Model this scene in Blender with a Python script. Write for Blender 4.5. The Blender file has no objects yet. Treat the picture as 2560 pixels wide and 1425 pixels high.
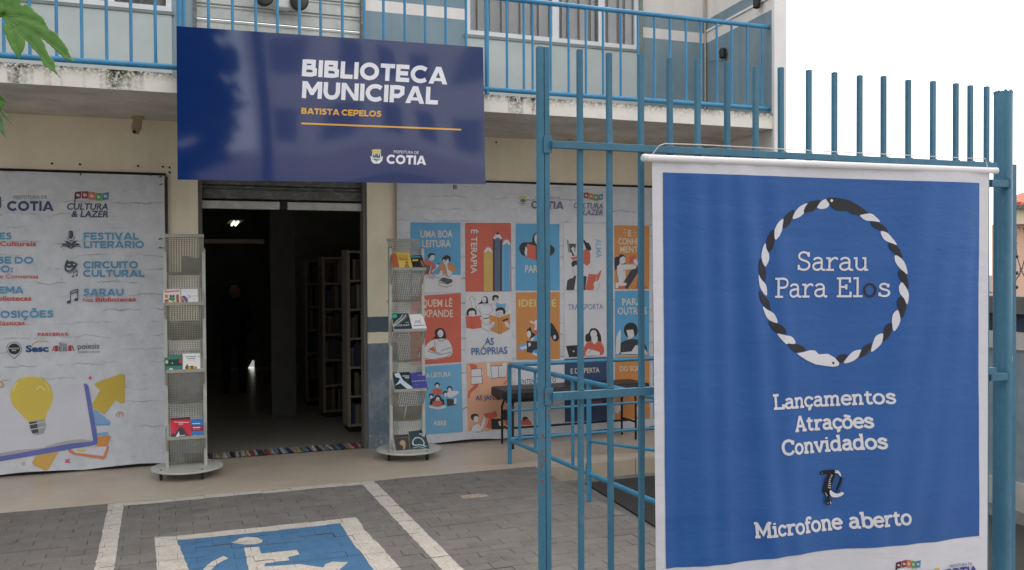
import bpy, bmesh, math, random
from mathutils import Vector, Matrix, noise
from mathutils.geometry import tessellate_polygon

SC = bpy.context.scene
COL = SC.collection
R = math.radians

# ------------------------------------------------------------------ camera
F_PX = 2287.0                      # focal length in pixels of the 2560 x 1425 photograph
YAW, PITCH, ROLL, EYE = R(20.83), R(-0.90), R(0.30), 1.65
_cy, _sy = math.cos(YAW), math.sin(YAW)
FWD = Vector((_sy * math.cos(PITCH), _cy * math.cos(PITCH), math.sin(PITCH)))
_r = Vector((_cy, -_sy, 0))
_d = FWD.cross(_r)
_c, _s = math.cos(ROLL), math.sin(ROLL)
RIGHT = _c * _r + _s * _d
DOWN = -_s * _r + _c * _d
cam_data = bpy.data.cameras.new('camera')
cam_data.sensor_width = 36.0
cam_data.lens = 36.0 * F_PX / 2560.0
cam_data.clip_start = 0.05
cam_data.clip_end = 900
cam = bpy.data.objects.new('camera', cam_data)
COL.objects.link(cam)
rot = Matrix((RIGHT, -DOWN, -FWD)).transposed()
cam.matrix_world = Matrix.Translation((0, 0, EYE)) @ rot.to_4x4()
SC.camera = cam

# ------------------------------------------------------------------ sky, sun, exposure
world = bpy.data.worlds.new('World')
SC.world = world
world.use_nodes = True
wn = world.node_tree.nodes
wl = world.node_tree.links
wn.clear()
sky = wn.new('ShaderNodeTexSky')
sky.sky_type = 'NISHITA'
sky.sun_disc = False
SUN_ELEV, SUN_AZ = R(60), R(35)    # azimuth clockwise from +Y
sky.sun_elevation = SUN_ELEV
sky.sun_rotation = SUN_AZ
sky.air_density = 1.0
sky.dust_density = 4.0
sky.ozone_density = 1.0
bg = wn.new('ShaderNodeBackground')
bg.inputs['Strength'].default_value = 0.10
bg2 = wn.new('ShaderNodeBackground')          # thin bright cloud veil over the whole sky
bg2.inputs['Color'].default_value = (1.0, 0.97, 0.925, 1)
bg2.inputs['Strength'].default_value = 1.0
add = wn.new('ShaderNodeAddShader')
wo = wn.new('ShaderNodeOutputWorld')
wl.new(sky.outputs[0], bg.inputs[0])
wl.new(bg.outputs[0], add.inputs[0])
wl.new(bg2.outputs[0], add.inputs[1])
wl.new(add.outputs[0], wo.inputs[0])
sd = bpy.data.lights.new('sun', 'SUN')
sd.energy = 0.6
sd.angle = R(25)
sd.color = (1.0, 0.95, 0.88)
sun = bpy.data.objects.new('sun', sd)
COL.objects.link(sun)
sun.rotation_euler = (math.pi / 2 - SUN_ELEV, 0, math.pi - SUN_AZ)
SC.view_settings.view_transform = 'Standard'
SC.view_settings.look = 'None'
SC.view_settings.exposure = 0.38
SC.view_settings.gamma = 1.0
SC.view_settings.use_curve_mapping = False
SC.cycles.max_bounces = 8
SC.cycles.use_denoising = True

# ------------------------------------------------------------------ helpers: where a line of sight meets a real plane
EYEV = Vector((0, 0, EYE))
def ray(px, py): return FWD * F_PX + RIGHT * (px - 1280) + DOWN * (py - 712.5)
def at_y(px, py, y):
    q = ray(px, py); return EYEV + q * (y / q.y)
def at_z(px, py, z):
    q = ray(px, py); return EYEV + q * ((z - EYE) / q.z)
def at_x(px, py, x):
    q = ray(px, py); return EYEV + q * (x / q.x)
def at_plane(px, py, p0, n):
    q = ray(px, py); return EYEV + q * ((p0 - EYEV).dot(n) / q.dot(n))

# ------------------------------------------------------------------ helpers: tags
def tag(o, label=None, category=None, group=None, kind=None):
    if label: o['label'] = label
    if category: o['category'] = category
    if group: o['group'] = group
    if kind: o['kind'] = kind
    return o
def empty(name, loc=(0, 0, 0), **k):
    o = bpy.data.objects.new(name, None)
    o.empty_display_size = 0.1
    COL.objects.link(o)
    o.location = loc
    return tag(o, **k)
def link(name, me, parent=None, **k):
    o = bpy.data.objects.new(name, me)
    COL.objects.link(o)
    if parent is not None:
        o.parent = parent
        w = Vector((0, 0, 0)); p = parent
        while p is not None: w += p.location; p = p.parent
        o.location = -w
    return tag(o, **k)

# ------------------------------------------------------------------ helpers: meshes
class MB:
    def __init__(s): s.v = []; s.f = []; s.m = []; s.sm = []
    def add(s, vs, fs, mi=0, smooth=False):
        b = len(s.v); s.v += [tuple(v) for v in vs]
        for f in fs: s.f.append([b + i for i in f]); s.m.append(mi); s.sm.append(smooth)
        return s
    def box(s, x0, x1, y0, y1, z0, z1, mi=0, bev=0.0):
        if bev > 0:
            bm = bmesh.new(); bmesh.ops.create_cube(bm, size=1)
            for v in bm.verts: v.co = Vector((x0 + (v.co.x + .5) * (x1 - x0), y0 + (v.co.y + .5) * (y1 - y0), z0 + (v.co.z + .5) * (z1 - z0)))
            bmesh.ops.bevel(bm, geom=bm.edges[:], offset=bev, segments=2, profile=.6, affect='EDGES')
            bm.verts.ensure_lookup_table()
            s.add([v.co for v in bm.verts], [[v.index for v in f.verts] for f in bm.faces], mi)
            bm.free(); return s
        v = [(x, y, z) for x in (x0, x1) for y in (y0, y1) for z in (z0, z1)]
        return s.add(v, [(0, 1, 3, 2), (4, 6, 7, 5), (0, 4, 5, 1), (2, 3, 7, 6), (0, 2, 6, 4), (1, 5, 7, 3)], mi)
    def bar(s, a, b, w, h, up=(0, 0, 1), mi=0):
        a, b = Vector(a), Vector(b); t = (b - a).normalized(); u = Vector(up)
        if abs(t.dot(u)) > .95: u = Vector((0, 1, 0))
        r = t.cross(u).normalized(); u = r.cross(t).normalized(); vs = []
        for p in (a, b):
            for i, j in ((-1, -1), (1, -1), (1, 1), (-1, 1)): vs.append(p + r * (i * w / 2) + u * (j * h / 2))
        return s.add(vs, [(0, 3, 2, 1), (4, 5, 6, 7), (0, 1, 5, 4), (1, 2, 6, 5), (2, 3, 7, 6), (3, 0, 4, 7)], mi)
    def tube(s, pts, r, n=10, mi=0, caps=True):
        pts = [Vector(p) for p in pts]; rs = r if isinstance(r, (list, tuple)) else [r] * len(pts)
        rings = []; ref = None
        for i, p in enumerate(pts):
            t = (pts[min(i + 1, len(pts) - 1)] - pts[max(i - 1, 0)]).normalized()
            if ref is None: ref = Vector((0, 0, 1)) if abs(t.z) < .9 else Vector((1, 0, 0))
            a = t.cross(ref).normalized(); b = a.cross(t).normalized(); ref = b
            rings.append([p + (a * math.cos(2 * math.pi * k / n) + b * math.sin(2 * math.pi * k / n)) * rs[i] for k in range(n)])
        vs = [v for g in rings for v in g]; fs = []
        for i in range(len(pts) - 1):
            for k in range(n):
                fs.append((i * n + k, i * n + (k + 1) % n, (i + 1) * n + (k + 1) % n, (i + 1) * n + k))
        b0 = len(s.v); s.add(vs, fs, mi, True)
        if caps:
            s.f.append([b0 + k for k in range(n)]); s.m.append(mi); s.sm.append(False)
            e = b0 + (len(pts) - 1) * n
            s.f.append([e + k for k in reversed(range(n))]); s.m.append(mi); s.sm.append(False)
        return s
    def lathe(s, c, prof, n=24, axis='z', mi=0):
        c = Vector(c); vs = []; fs = []
        for r, h in prof:
            for k in range(n):
                a = 2 * math.pi * k / n; x, y = r * math.cos(a), r * math.sin(a)
                vs.append(c + (Vector((x, y, h)) if axis == 'z' else Vector((h, x, y)) if axis == 'x' else Vector((x, h, y))))
        for i in range(len(prof) - 1):
            for k in range(n): fs.append((i * n + k, i * n + (k + 1) % n, (i + 1) * n + (k + 1) % n, (i + 1) * n + k))
        fs.append(list(range(n))); fs.append([(len(prof) - 1) * n + k for k in range(n)])
        return s.add(vs, fs, mi, True)
    def prism(s, poly, d, mi=0):
        """polygon (list of 3D points in a plane) extruded by vector d"""
        d = Vector(d); p = [Vector(q) for q in poly]; n = len(p)
        return s.add(p + [q + d for q in p], [list(range(n)), [n + i for i in reversed(range(n))]] + [(i, (i + 1) % n, n + (i + 1) % n, n + i) for i in range(n)], mi)
    def mesh(s, name, mats, fix=True):
        me = bpy.data.meshes.new(name)
        me.from_pydata(s.v, [], s.f)
        for m in (mats if isinstance(mats, (list, tuple)) else [mats]): me.materials.append(m)
        me.polygons.foreach_set('material_index', s.m)
        me.polygons.foreach_set('use_smooth', s.sm)
        if fix:
            bm = bmesh.new(); bm.from_mesh(me); bmesh.ops.recalc_face_normals(bm, faces=bm.faces[:]); bm.to_mesh(me); bm.free()
        me.update()
        if any(s.sm):
            try: me.set_sharp_from_angle(angle=R(40))
            except Exception: pass
        return me
    def build(s, name, mats, parent=None, **k): return link(name, s.mesh(name, mats), parent, **k)

# ------------------------------------------------------------------ helpers: materials
def lin(r, g, b):
    f = lambda c: (c / 255 / 12.92) if c / 255 <= .04045 else ((c / 255 + .055) / 1.055) ** 2.4
    return (f(r), f(g), f(b))
class NT:
    def __init__(s, name):
        s.m = bpy.data.materials.new(name); s.m.use_nodes = True
        s.t = s.m.node_tree; s.n = s.t.nodes; s.l = s.t.links
        s.p = s.n['Principled BSDF']
    def new(s, t, **k):
        o = s.n.new(t)
        for a, b in k.items(): setattr(o, a, b)
        return o
    def val(s, sock, v):
        if hasattr(v, 'is_linked') or isinstance(v, bpy.types.NodeSocket): s.l.new(v, sock)
        elif isinstance(v, (tuple, list)) and len(v) == 3 and len(sock.default_value) == 4: sock.default_value = (*v, 1)
        else: sock.default_value = v
    def pos(s): 
        g = s.new('ShaderNodeNewGeometry'); return g.outputs['Position']
    def obj(s): return s.new('ShaderNodeTexCoord').outputs['Object']
    def sep(s, v):
        o = s.new('ShaderNodeSeparateXYZ'); s.l.new(v, o.inputs[0]); return o.outputs
    def math(s, op, a, b=0.0, c=0.0, clamp=False):
        o = s.new('ShaderNodeMath', operation=op, use_clamp=clamp)
        s.val(o.inputs[0], a); s.val(o.inputs[1], b); s.val(o.inputs[2], c); return o.outputs[0]
    def scale(s, v, sc):
        o = s.new('ShaderNodeMapping'); s.l.new(v, o.inputs[0]); o.inputs['Scale'].default_value = sc; return o.outputs[0]
    def noise(s, v, sc, detail=4, rough=.55, dist=0.0, out='Fac'):
        o = s.new('ShaderNodeTexNoise'); s.l.new(v, o.inputs['Vector'])
        o.inputs['Scale'].default_value = sc; o.inputs['Detail'].default_value = detail
        o.inputs['Roughness'].default_value = rough; o.inputs['Distortion'].default_value = dist
        return o.outputs[out]
    def ramp(s, f, a, b, lo=0.0, hi=1.0):
        o = s.new('ShaderNodeMapRange'); s.val(o.inputs['Value'], f)
        o.inputs['From Min'].default_value = a; o.inputs['From Max'].default_value = b
        o.inputs['To Min'].default_value = lo; o.inputs['To Max'].default_value = hi
        return o.outputs['Result']
    def mix(s, f, a, b, mode='MIX'):
        o = s.new('ShaderNodeMix', data_type='RGBA', blend_type=mode)
        s.val(o.inputs[0], f); s.val(o.inputs[6], a); s.val(o.inputs[7], b); return o.outputs[2]
    def bump(s, h, st=.3, d=.01):
        o = s.new('ShaderNodeBump'); o.inputs['Strength'].default_value = st; o.inputs['Distance'].default_value = d
        s.val(o.inputs['Height'], h); s.l.new(o.outputs[0], s.p.inputs['Normal'])
    def out(s, col=None, rough=None, metal=None, spec=None, **k):
        if col is not None: s.val(s.p.inputs['Base Color'], col)
        if rough is not None: s.val(s.p.inputs['Roughness'], rough)
        if metal is not None: s.val(s.p.inputs['Metallic'], metal)
        if spec is not None: s.val(s.p.inputs['Specular IOR Level'], spec)
        for a, b in k.items(): s.val(s.p.inputs[a.replace('_', ' ')], b)
        return s.m

def simple(name, col, rough=.55, metal=0, spec=.4, var=.12, vs=6, bump=.0, bs=60, **k):
    t = NT(name); p = t.pos(); f = t.noise(p, vs, 5, .6)
    g = t.ramp(f, .3, .7, 1 - var, 1 + var)
    c = t.mix(1.0, col, t.new('ShaderNodeCombineXYZ').outputs[0], 'MULTIPLY')
    cx = c.node.inputs[7].links[0].from_node
    for i in range(3): t.l.new(g, cx.inputs[i])
    if bump: t.bump(t.noise(p, bs, 4), bump, .004)
    return t.out(c, rough, metal, spec, **k)
def gray(t, v):
    o = t.new('ShaderNodeCombineXYZ')
    for i in range(3): t.l.new(v, o.inputs[i])
    return o.outputs[0]
def mul(t, col, v): return t.mix(1.0, col, gray(t, v), 'MULTIPLY')

CREAM = (.62, .545, .42); SLATE = (.12, .20, .26); WHITEP = (.66, .64, .62)
def band(t, z, lo, hi): return t.math('MULTIPLY', t.math('GREATER_THAN', z, lo), t.math('LESS_THAN', z, hi))

def make_lower_wall():
    t = NT('lower_wall_paint'); p = t.pos(); z = t.sep(p)[2]
    zz = t.math('ADD', z, t.ramp(t.noise(p, 30, 2), .3, .7, -.002, .002))
    n = t.noise(p, 2.2, 6, .6); g = t.ramp(n, .3, .7, .9, 1.07)
    slate = t.math('ADD', t.math('LESS_THAN', zz, .98), band(t, zz, 1.083, 1.228))
    sl = t.mix(t.ramp(t.noise(p, 4, 6, .7), .45, .62), (.15, .205, .25), (.25, .30, .33))
    sl = t.mix(t.math('GREATER_THAN', z, 1.0), sl, (.095, .135, .17))
    c = t.mix(slate, (.88, .80, .62), sl)
    chips = t.math('MULTIPLY', t.math('GREATER_THAN', t.noise(p, 26, 5, .7), t.ramp(z, .0, .35, .53, .74)), t.math('LESS_THAN', z, .9))
    c = t.mix(chips, c, (.34, .33, .30))
    c = mul(t, c, g)
    streak = t.noise(t.scale(p, (9, 9, .6)), 1.0, 4, .6)
    c = mul(t, c, t.ramp(streak, .35, .7, 1.01, .96))
    t.bump(t.noise(p, 45, 5), .12, .006)
    return t.out(c, .75, 0, .3)
def make_upper_wall():
    t = NT('upper_wall_paint'); p = t.pos(); z = t.sep(p)[2]
    n = t.noise(p, 1.7, 6, .6)
    slate = t.math('ADD', t.math('LESS_THAN', z, 4.058), band(t, z, 4.163, 4.30))
    sl = t.mix(t.ramp(n, .35, .65), (.20, .29, .34), (.27, .345, .38))
    c = t.mix(slate, (.80, .76, .71), sl)
    c = mul(t, c, t.ramp(t.noise(t.scale(p, (7, 7, .7)), 1, 4), .35, .7, 1.03, .92))
    t.bump(t.noise(p, 40, 5), .1, .006)
    return t.out(c, .75, 0, .3)
def make_fascia():
    t = NT('stained_concrete_paint'); p = t.pos(); x, y, z = t.sep(p)[:3]
    c = t.mix(t.ramp(t.noise(p, 3, 5), .35, .65), (.74, .70, .62), (.82, .79, .72))
    top = t.ramp(z, 2.99, 3.09, 0.0, 1.0)
    streak = t.noise(t.scale(p, (3.4, 1, .12)), 1.0, 4, .7)
    fine = t.noise(p, 42, 6, .75)
    a = t.math('ADD', t.ramp(streak, .52, .66, 0, 1.0), t.math('MULTIPLY', t.math('POWER', top, 2.2), .95))
    m = t.math('MULTIPLY', a, t.ramp(fine, .36, .56, 0, 1), clamp=True)
    c = t.mix(m, c, t.mix(t.ramp(t.noise(p, 12, 3), .4, .6), (.035, .03, .022), (.07, .075, .035)))
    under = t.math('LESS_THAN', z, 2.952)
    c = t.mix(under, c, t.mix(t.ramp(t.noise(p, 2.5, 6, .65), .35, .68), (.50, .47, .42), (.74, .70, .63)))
    t.bump(t.noise(p, 30, 6), .25, .008)
    return t.out(c, .85, 0, .25)
def make_terrace():
    t = NT('polished_beige_floor'); p = t.pos()
    c = t.mix(t.ramp(t.noise(p, 1.6, 6, .65), .3, .7), (.40, .335, .26), (.50, .425, .335))
    c = t.mix(t.ramp(t.noise(p, 5, 6, .7, .6), .60, .80, 0, .5), c, (.58, .54, .47))
    c = t.mix(t.ramp(t.noise(t.scale(p, (1, 3, 1)), 2.3, 5, .7, .4), .58, .72, 0, .35), c, (.30, .20, .12))
    t.bump(t.noise(p, 14, 4), .05, .004)
    return t.out(c, t.ramp(t.noise(p, 3, 4), .3, .7, .28, .45), 0, .5)
def make_paver():
    t = NT('grey_concrete_paver'); p = t.pos()
    oi = t.new('ShaderNodeObjectInfo').outputs['Random']
    at = t.new('ShaderNodeAttribute', attribute_name='tint').outputs['Fac']
    rnd = t.math('FRACT', t.math('ADD', oi, at))
    g = t.ramp(rnd, 0, 1, .93, 1.07)
    c = t.mix(t.ramp(t.noise(p, 4, 6, .7), .3, .7), (.114, .105, .095), (.156, .143, .130))
    c = t.mix(t.ramp(t.noise(p, 110, 3, .7), .45, .75, 0, .5), c, (.27, .255, .235))
    c = mul(t, c, g)
    c = t.mix(t.math('GREATER_THAN', rnd, .988), c, t.mix(t.ramp(t.noise(p, 30, 5, .7), .4, .6), (.22, .19, .165), (.40, .31, .25)))
    c = t.mix(t.ramp(t.noise(p, 7, 5, .75, .8), .66, .76, 0, .45), c, (.42, .38, .34))
    c = t.mix(t.ramp(t.noise(t.scale(p, (1, 2.2, 1)), 2.6, 6, .75, .5), .57, .69, 0, .7), c, (.065, .06, .055))
    c = t.mix(t.ramp(t.noise(p, 1.3, 6, .7, .4), .50, .68, 0, .30), c, (.24, .22, .195))
    t.bump(t.noise(p, 120, 5, .7), .35, .004)
    return t.out(c, .88, 0, .2)
def make_paint(name, a, b, wear):
    t = NT(name); p = t.pos()
    c = t.mix(t.ramp(t.noise(p, 9, 6, .7), .35, .65), a, b)
    c = t.mix(t.ramp(t.noise(p, 55, 5, .8), .50 + wear, .60 + wear, 0, .85), c, (.15, .135, .12))
    c = t.mix(t.ramp(t.noise(p, 6, 6, .8, 1.0), .60 + wear * .5, .68 + wear * .5, 0, .8), c, (.16, .14, .125))
    t.bump(t.noise(p, 130, 4), .25, .003)
    return t.out(c, .75, 0, .25)
def make_blue_metal(name, a, b, rust=.0, rough=.38):
    t = NT(name); p = t.pos()
    c = t.mix(t.ramp(t.noise(t.scale(p, (1, 1, .35)), 7, 5, .6), .35, .68), a, b)
    c = mul(t, c, t.ramp(t.noise(p, 60, 3), .3, .7, .92, 1.06))
    c = t.mix(t.ramp(t.noise(p, 150, 3, .7), .70, .76, 0, .75), c, (.05, .035, .03))
    c = t.mix(t.ramp(t.noise(t.scale(p, (1, 1, .5)), 24, 5, .7), .60, .72, 0, .35), c, (.16, .27, .32))
    if rust:
        z = t.sep(p)[2]
        lim = t.ramp(t.math('ABSOLUTE', t.math('SUBTRACT', z, 1.12)), 0, .5, .64 - rust, .69)
        m = t.ramp(t.math('SUBTRACT', t.noise(p, 42, 6, .75), lim), 0, .03)
        c = t.mix(m, c, t.mix(t.noise(p, 80, 2), (.30, .10, .035), (.12, .05, .03)))
    t.bump(t.noise(p, 70, 4), .12, .003)
    return t.out(c, rough, 0, .5)
def make_galv(name, a, b, patch=(.62, .62, .55), rough=.4, metal=.55):
    t = NT(name); p = t.pos()
    c = t.mix(t.ramp(t.noise(p, 5, 6, .75, .5), .35, .65), a, b)
    c = t.mix(t.ramp(t.noise(t.scale(p, (1, 1, 2)), 14, 6, .8), .52, .72, 0, .8), c, patch)
    t.bump(t.noise(p, 20, 5), .2, .004)
    return t.out(c, rough, metal, .5)
def make_mural():
    t = NT('printed_whitewashed_brick'); p = t.pos(); s = t.sep(p)
    n = t.noise(t.scale(p, (1.2, 1, 1)), 4.5, 4, .65, .0, 'Color'); ns = t.sep(n)
    u = t.math('ADD', s[0], t.ramp(ns[1], 0, 1, -.10, .10))
    v = t.math('ADD', s[2], t.ramp(ns[0], 0, 1, -.05, .05))
    row = t.math('DIVIDE', v, .112); fr = t.math('FRACT', row); fl = t.math('FLOOR', row)
    lh = t.math('ABSOLUTE', t.math('SUBTRACT', fr, .5))                # .5 at joint
    uu = t.math('DIVIDE', t.math('ADD', u, t.math('MULTIPLY', fl, .19)), .38)
    lv = t.math('ABSOLUTE', t.math('SUBTRACT', t.math('FRACT', uu), .5))
    gate_ = t.noise(t.scale(p, (2.2, 1, 6)), 1.6, 4, .6)
    h = t.math('MULTIPLY', t.ramp(lh, .43, .50), t.ramp(gate_, .47, .66))
    vj = t.math('MULTIPLY', t.ramp(lv, .487, .5, 0, .45), t.ramp(gate_, .5, .66))
    m = t.math('MAXIMUM', h, vj)
    base = t.mix(t.ramp(t.noise(p, 9, 6, .7), .3, .7), (.52, .54, .575), (.66, .68, .71))
    c = t.mix(t.math('MULTIPLY', m, .85), base, (.15, .16, .19))
    t.bump(t.noise(t.scale(p, (.6, 1, 1)), 2.6, 3), .12, .02)
    return t.out(c, .42, 0, .45)
def make_print(name, rough=.5, spec=.4, coat=0.0):
    t = NT(name); a = t.new('ShaderNodeAttribute', attribute_name='Col')
    c = mul(t, a.outputs['Color'], t.ramp(t.noise(t.pos(), 5, 4), .3, .7, .95, 1.04))
    return t.out(c, rough, 0, spec, Coat_Weight=coat)

M = {}
M['lower'] = make_lower_wall(); M['upper'] = make_upper_wall(); M['fascia'] = make_fascia()
M['terrace'] = make_terrace(); M['paver'] = make_paver()
M['grout'] = simple('sandy_paver_bed', (.085, .078, .07), .95, var=.4, vs=9, bump=.3)
M['white_paint'] = make_paint('worn_white_road_paint', (.40, .365, .315), (.50, .465, .41), .04)
M['blue_paint'] = make_paint('worn_blue_road_paint', (.038, .115, .22), (.05, .145, .265), .05)
M['rail_blue'] = make_blue_metal('sky_blue_tube_paint', (.035, .21, .40), (.055, .28, .48))
M['ramp_blue'] = make_blue_metal('blue_handrail_paint', (.032, .165, .275), (.045, .22, .36))
M['gate_blue'] = make_blue_metal('weathered_teal_gate_paint', (.032, .135, .215), (.052, .19, .28), 0, .42)
M['gate_rust'] = make_blue_metal('rusting_teal_gate_paint', (.035, .15, .235), (.052, .20, .30), .09, .45)
M['galv'] = make_galv('weathered_galvanised_sheet', (.42, .44, .41), (.56, .57, .53), (.66, .65, .58), .45, .25)
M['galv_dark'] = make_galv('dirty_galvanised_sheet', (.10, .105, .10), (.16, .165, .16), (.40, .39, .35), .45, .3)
M['mural'] = make_mural()
M['print'] = make_print('printed_ink')
M['sign_print'] = make_print('glossy_sign_vinyl', .07, 1.0, .25)
M['banner'] = make_print('matt_banner_fabric', .62, .25)
M['cover'] = make_print('printed_cover', .3, .5)
M['black'] = simple('black_plastic', (.012, .012, .013), .45)
M['black_metal'] = simple('black_enamelled_steel', (.010, .011, .014), .35)
M['leather'] = simple('black_padded_vinyl', (.014, .014, .017), .42, bump=.3, bs=90)
M['rack'] = simple('beige_grey_powder_coat', (.46, .46, .41), .42, vs=12, bump=.05)
M['perf'] = simple('perforated_grey_beige_steel', (.34, .335, .29), .45, vs=12)
M['white_alu'] = simple('white_window_aluminium', (.72, .73, .74), .35, var=.05)
M['dark_alu'] = simple('grey_green_window_jamb', (.20, .24, .22), .4)
M['curtain'] = simple('pale_beige_curtain', (.80, .75, .70), .9, vs=3)
M['apron'] = simple('pale_blue_grey_wall', (.50, .545, .53), .78, var=.10, vs=2, bump=.1)  # wall below the windows, paler than the wall around it
M['band_white'] = simple('off_white_column_paint', (.80, .78, .74), .75, var=.08, vs=2, bump=.15)
M['ramp_dark'] = simple('dark_ramp_sheet', (.022, .022, .021), .8, bump=.3)
M['concrete'] = simple('light_grey_concrete', (.44, .42, .385), .88, var=.2, vs=3, bump=.3)
M['dark_conc'] = simple('weathered_dark_concrete', (.13, .125, .115), .9, var=.3, vs=5, bump=.4)
M['soil'] = simple('street_ground', (.13, .125, .12), .95, var=.2, vs=.4, bump=.2)
M['room'] = simple('dim_room_paint', (.30, .30, .29), .85)
M['room_floor'] = simple('glossy_grey_vinyl_floor', (.30, .275, .235), .28, vs=1.5)
M['wood'] = simple('beech_laminate', (.25, .205, .16), .5, vs=3)
M['steelgrey'] = simple('dull_grey_steel', (.13, .125, .115), .45)
M['white_pl'] = simple('white_plastic', (.70, .71, .69), .4, var=.05)
M['cream_pl'] = simple('yellowed_cream_plastic', (.40, .33, .20), .45)
M['tile_red'] = simple('terracotta_roof_tile', (.50, .17, .10), .8, var=.3, vs=8)
M['peach'] = simple('peach_house_paint', (.72, .47, .34), .85, var=.08, vs=1)
M['cream_house'] = simple('cream_cornice_paint', (.72, .60, .42), .85, var=.06)
M['tube'] = simple('white_banner_tube', (.84, .83, .84), .35, var=.04)
M['string'] = simple('white_cord', (.6, .6, .58), .8)
M['wire'] = simple('rusty_barbed_wire', (.10, .085, .08), .6)
M['rubber'] = simple('black_rubber', (.015, .015, .015), .7)
def make_leaf():
    t = NT('green_leaf'); p = t.pos()
    c = t.mix(t.ramp(t.noise(p, 9, 5, .6), .3, .7), (.062, .165, .018), (.085, .215, .026))
    t.bump(t.noise(p, 60, 2), .06, .003)
    return t.out(c, .5, 0, .35, Transmission_Weight=0.0, Subsurface_Weight=.0)
M['leaf'] = make_leaf()
M['leaf_pale'] = simple('pale_leaf_underside', (.12, .22, .11), .6)
M['vein'] = simple('leaf_vein', (.13, .26, .045), .55)
M['bark'] = simple('grey_brown_bark', (.15, .12, .09), .9, bump=.5, bs=30)
def make_glass():
    t = NT('window_glass'); t.n.remove(t.p)
    o = t.n['Material Output']; a = t.new('ShaderNodeBsdfTransparent'); a.inputs[0].default_value = (.88, .89, .89, 1)
    b = t.new('ShaderNodeBsdfGlossy'); b.inputs['Roughness'].default_value = .03
    f = t.new('ShaderNodeFresnel'); f.inputs[0].default_value = 1.7
    m = t.new('ShaderNodeMixShader'); t.l.new(f.outputs[0], m.inputs[0]); t.l.new(a.outputs[0], m.inputs[1]); t.l.new(b.outputs[0], m.inputs[2])
    t.l.new(m.outputs[0], o.inputs[0]); return t.m
M['glass'] = make_glass()
def emis(name, c, s):
    t = NT(name); return t.out(c, .5, 0, .3, Emission_Color=c, Emission_Strength=s)
M['lamp'] = emis('lit_fluorescent_tube', (1, .97, .75), 1.6)
M['skin'] = simple('skin', (.30, .18, .12), .6); M['cloth'] = simple('dark_shirt', (.02, .02, .025), .9); M['hair'] = simple('black_hair', (.01, .01, .01), .7)
sun.rotation_mode = 'QUATERNION'
sun.rotation_quaternion = Vector((math.sin(SUN_AZ) * math.cos(SUN_ELEV), math.cos(SUN_AZ) * math.cos(SUN_ELEV), math.sin(SUN_ELEV))).to_track_quat('Z', 'Y')

# ------------------------------------------------------------------ printed graphics: flat inks laid on real sheets
_text_cache = {}
def text_geo(s, weight=0.0, spacing=1.0):
    k = (s, weight, spacing)
    if k in _text_cache: return _text_cache[k]
    cu = bpy.data.curves.new('t', 'FONT'); cu.body = s; cu.size = 1; cu.offset = weight
    cu.space_character = spacing; cu.resolution_u = 3; cu.fill_mode = 'FRONT'
    o = bpy.data.objects.new('t', cu); COL.objects.link(o)
    dg = bpy.context.evaluated_depsgraph_get(); dg.update()
    me = bpy.data.meshes.new_from_object(o.evaluated_get(dg))
    vs = [(v.co.x, v.co.y) for v in me.vertices]; fs = [list(p.vertices) for p in me.polygons]
    bpy.data.objects.remove(o); bpy.data.curves.remove(cu); bpy.data.meshes.remove(me)
    x0 = min(v[0] for v in vs); x1 = max(v[0] for v in vs)
    _text_cache[k] = ([((x - x0) / (x1 - x0), y) for x, y in vs], fs)
    return _text_cache[k]
CAP = .0
def _cap():
    vs, fs = text_geo('H'); return max(v[1] for v in vs)

def catmull(pts, n=5, closed=False):
    out = []; P = [Vector(p) for p in pts]; m = len(P)
    rng = range(m) if closed else range(m - 1)
    for i in rng:
        p0 = P[(i - 1) % m] if closed or i > 0 else P[0]; p1 = P[i]; p2 = P[(i + 1) % m]
        p3 = P[(i + 2) % m] if closed or i + 2 < m else P[-1]
        for k in range(n):
            t = k / n
            out.append(.5 * ((2 * p1) + (p2 - p0) * t + (2 * p0 - 5 * p1 + 4 * p2 - p3) * t * t + (3 * p1 - p0 - 3 * p2 + p3) * t ** 3))
    if not closed: out.append(P[-1])
    return [tuple(q) for q in out]

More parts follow.
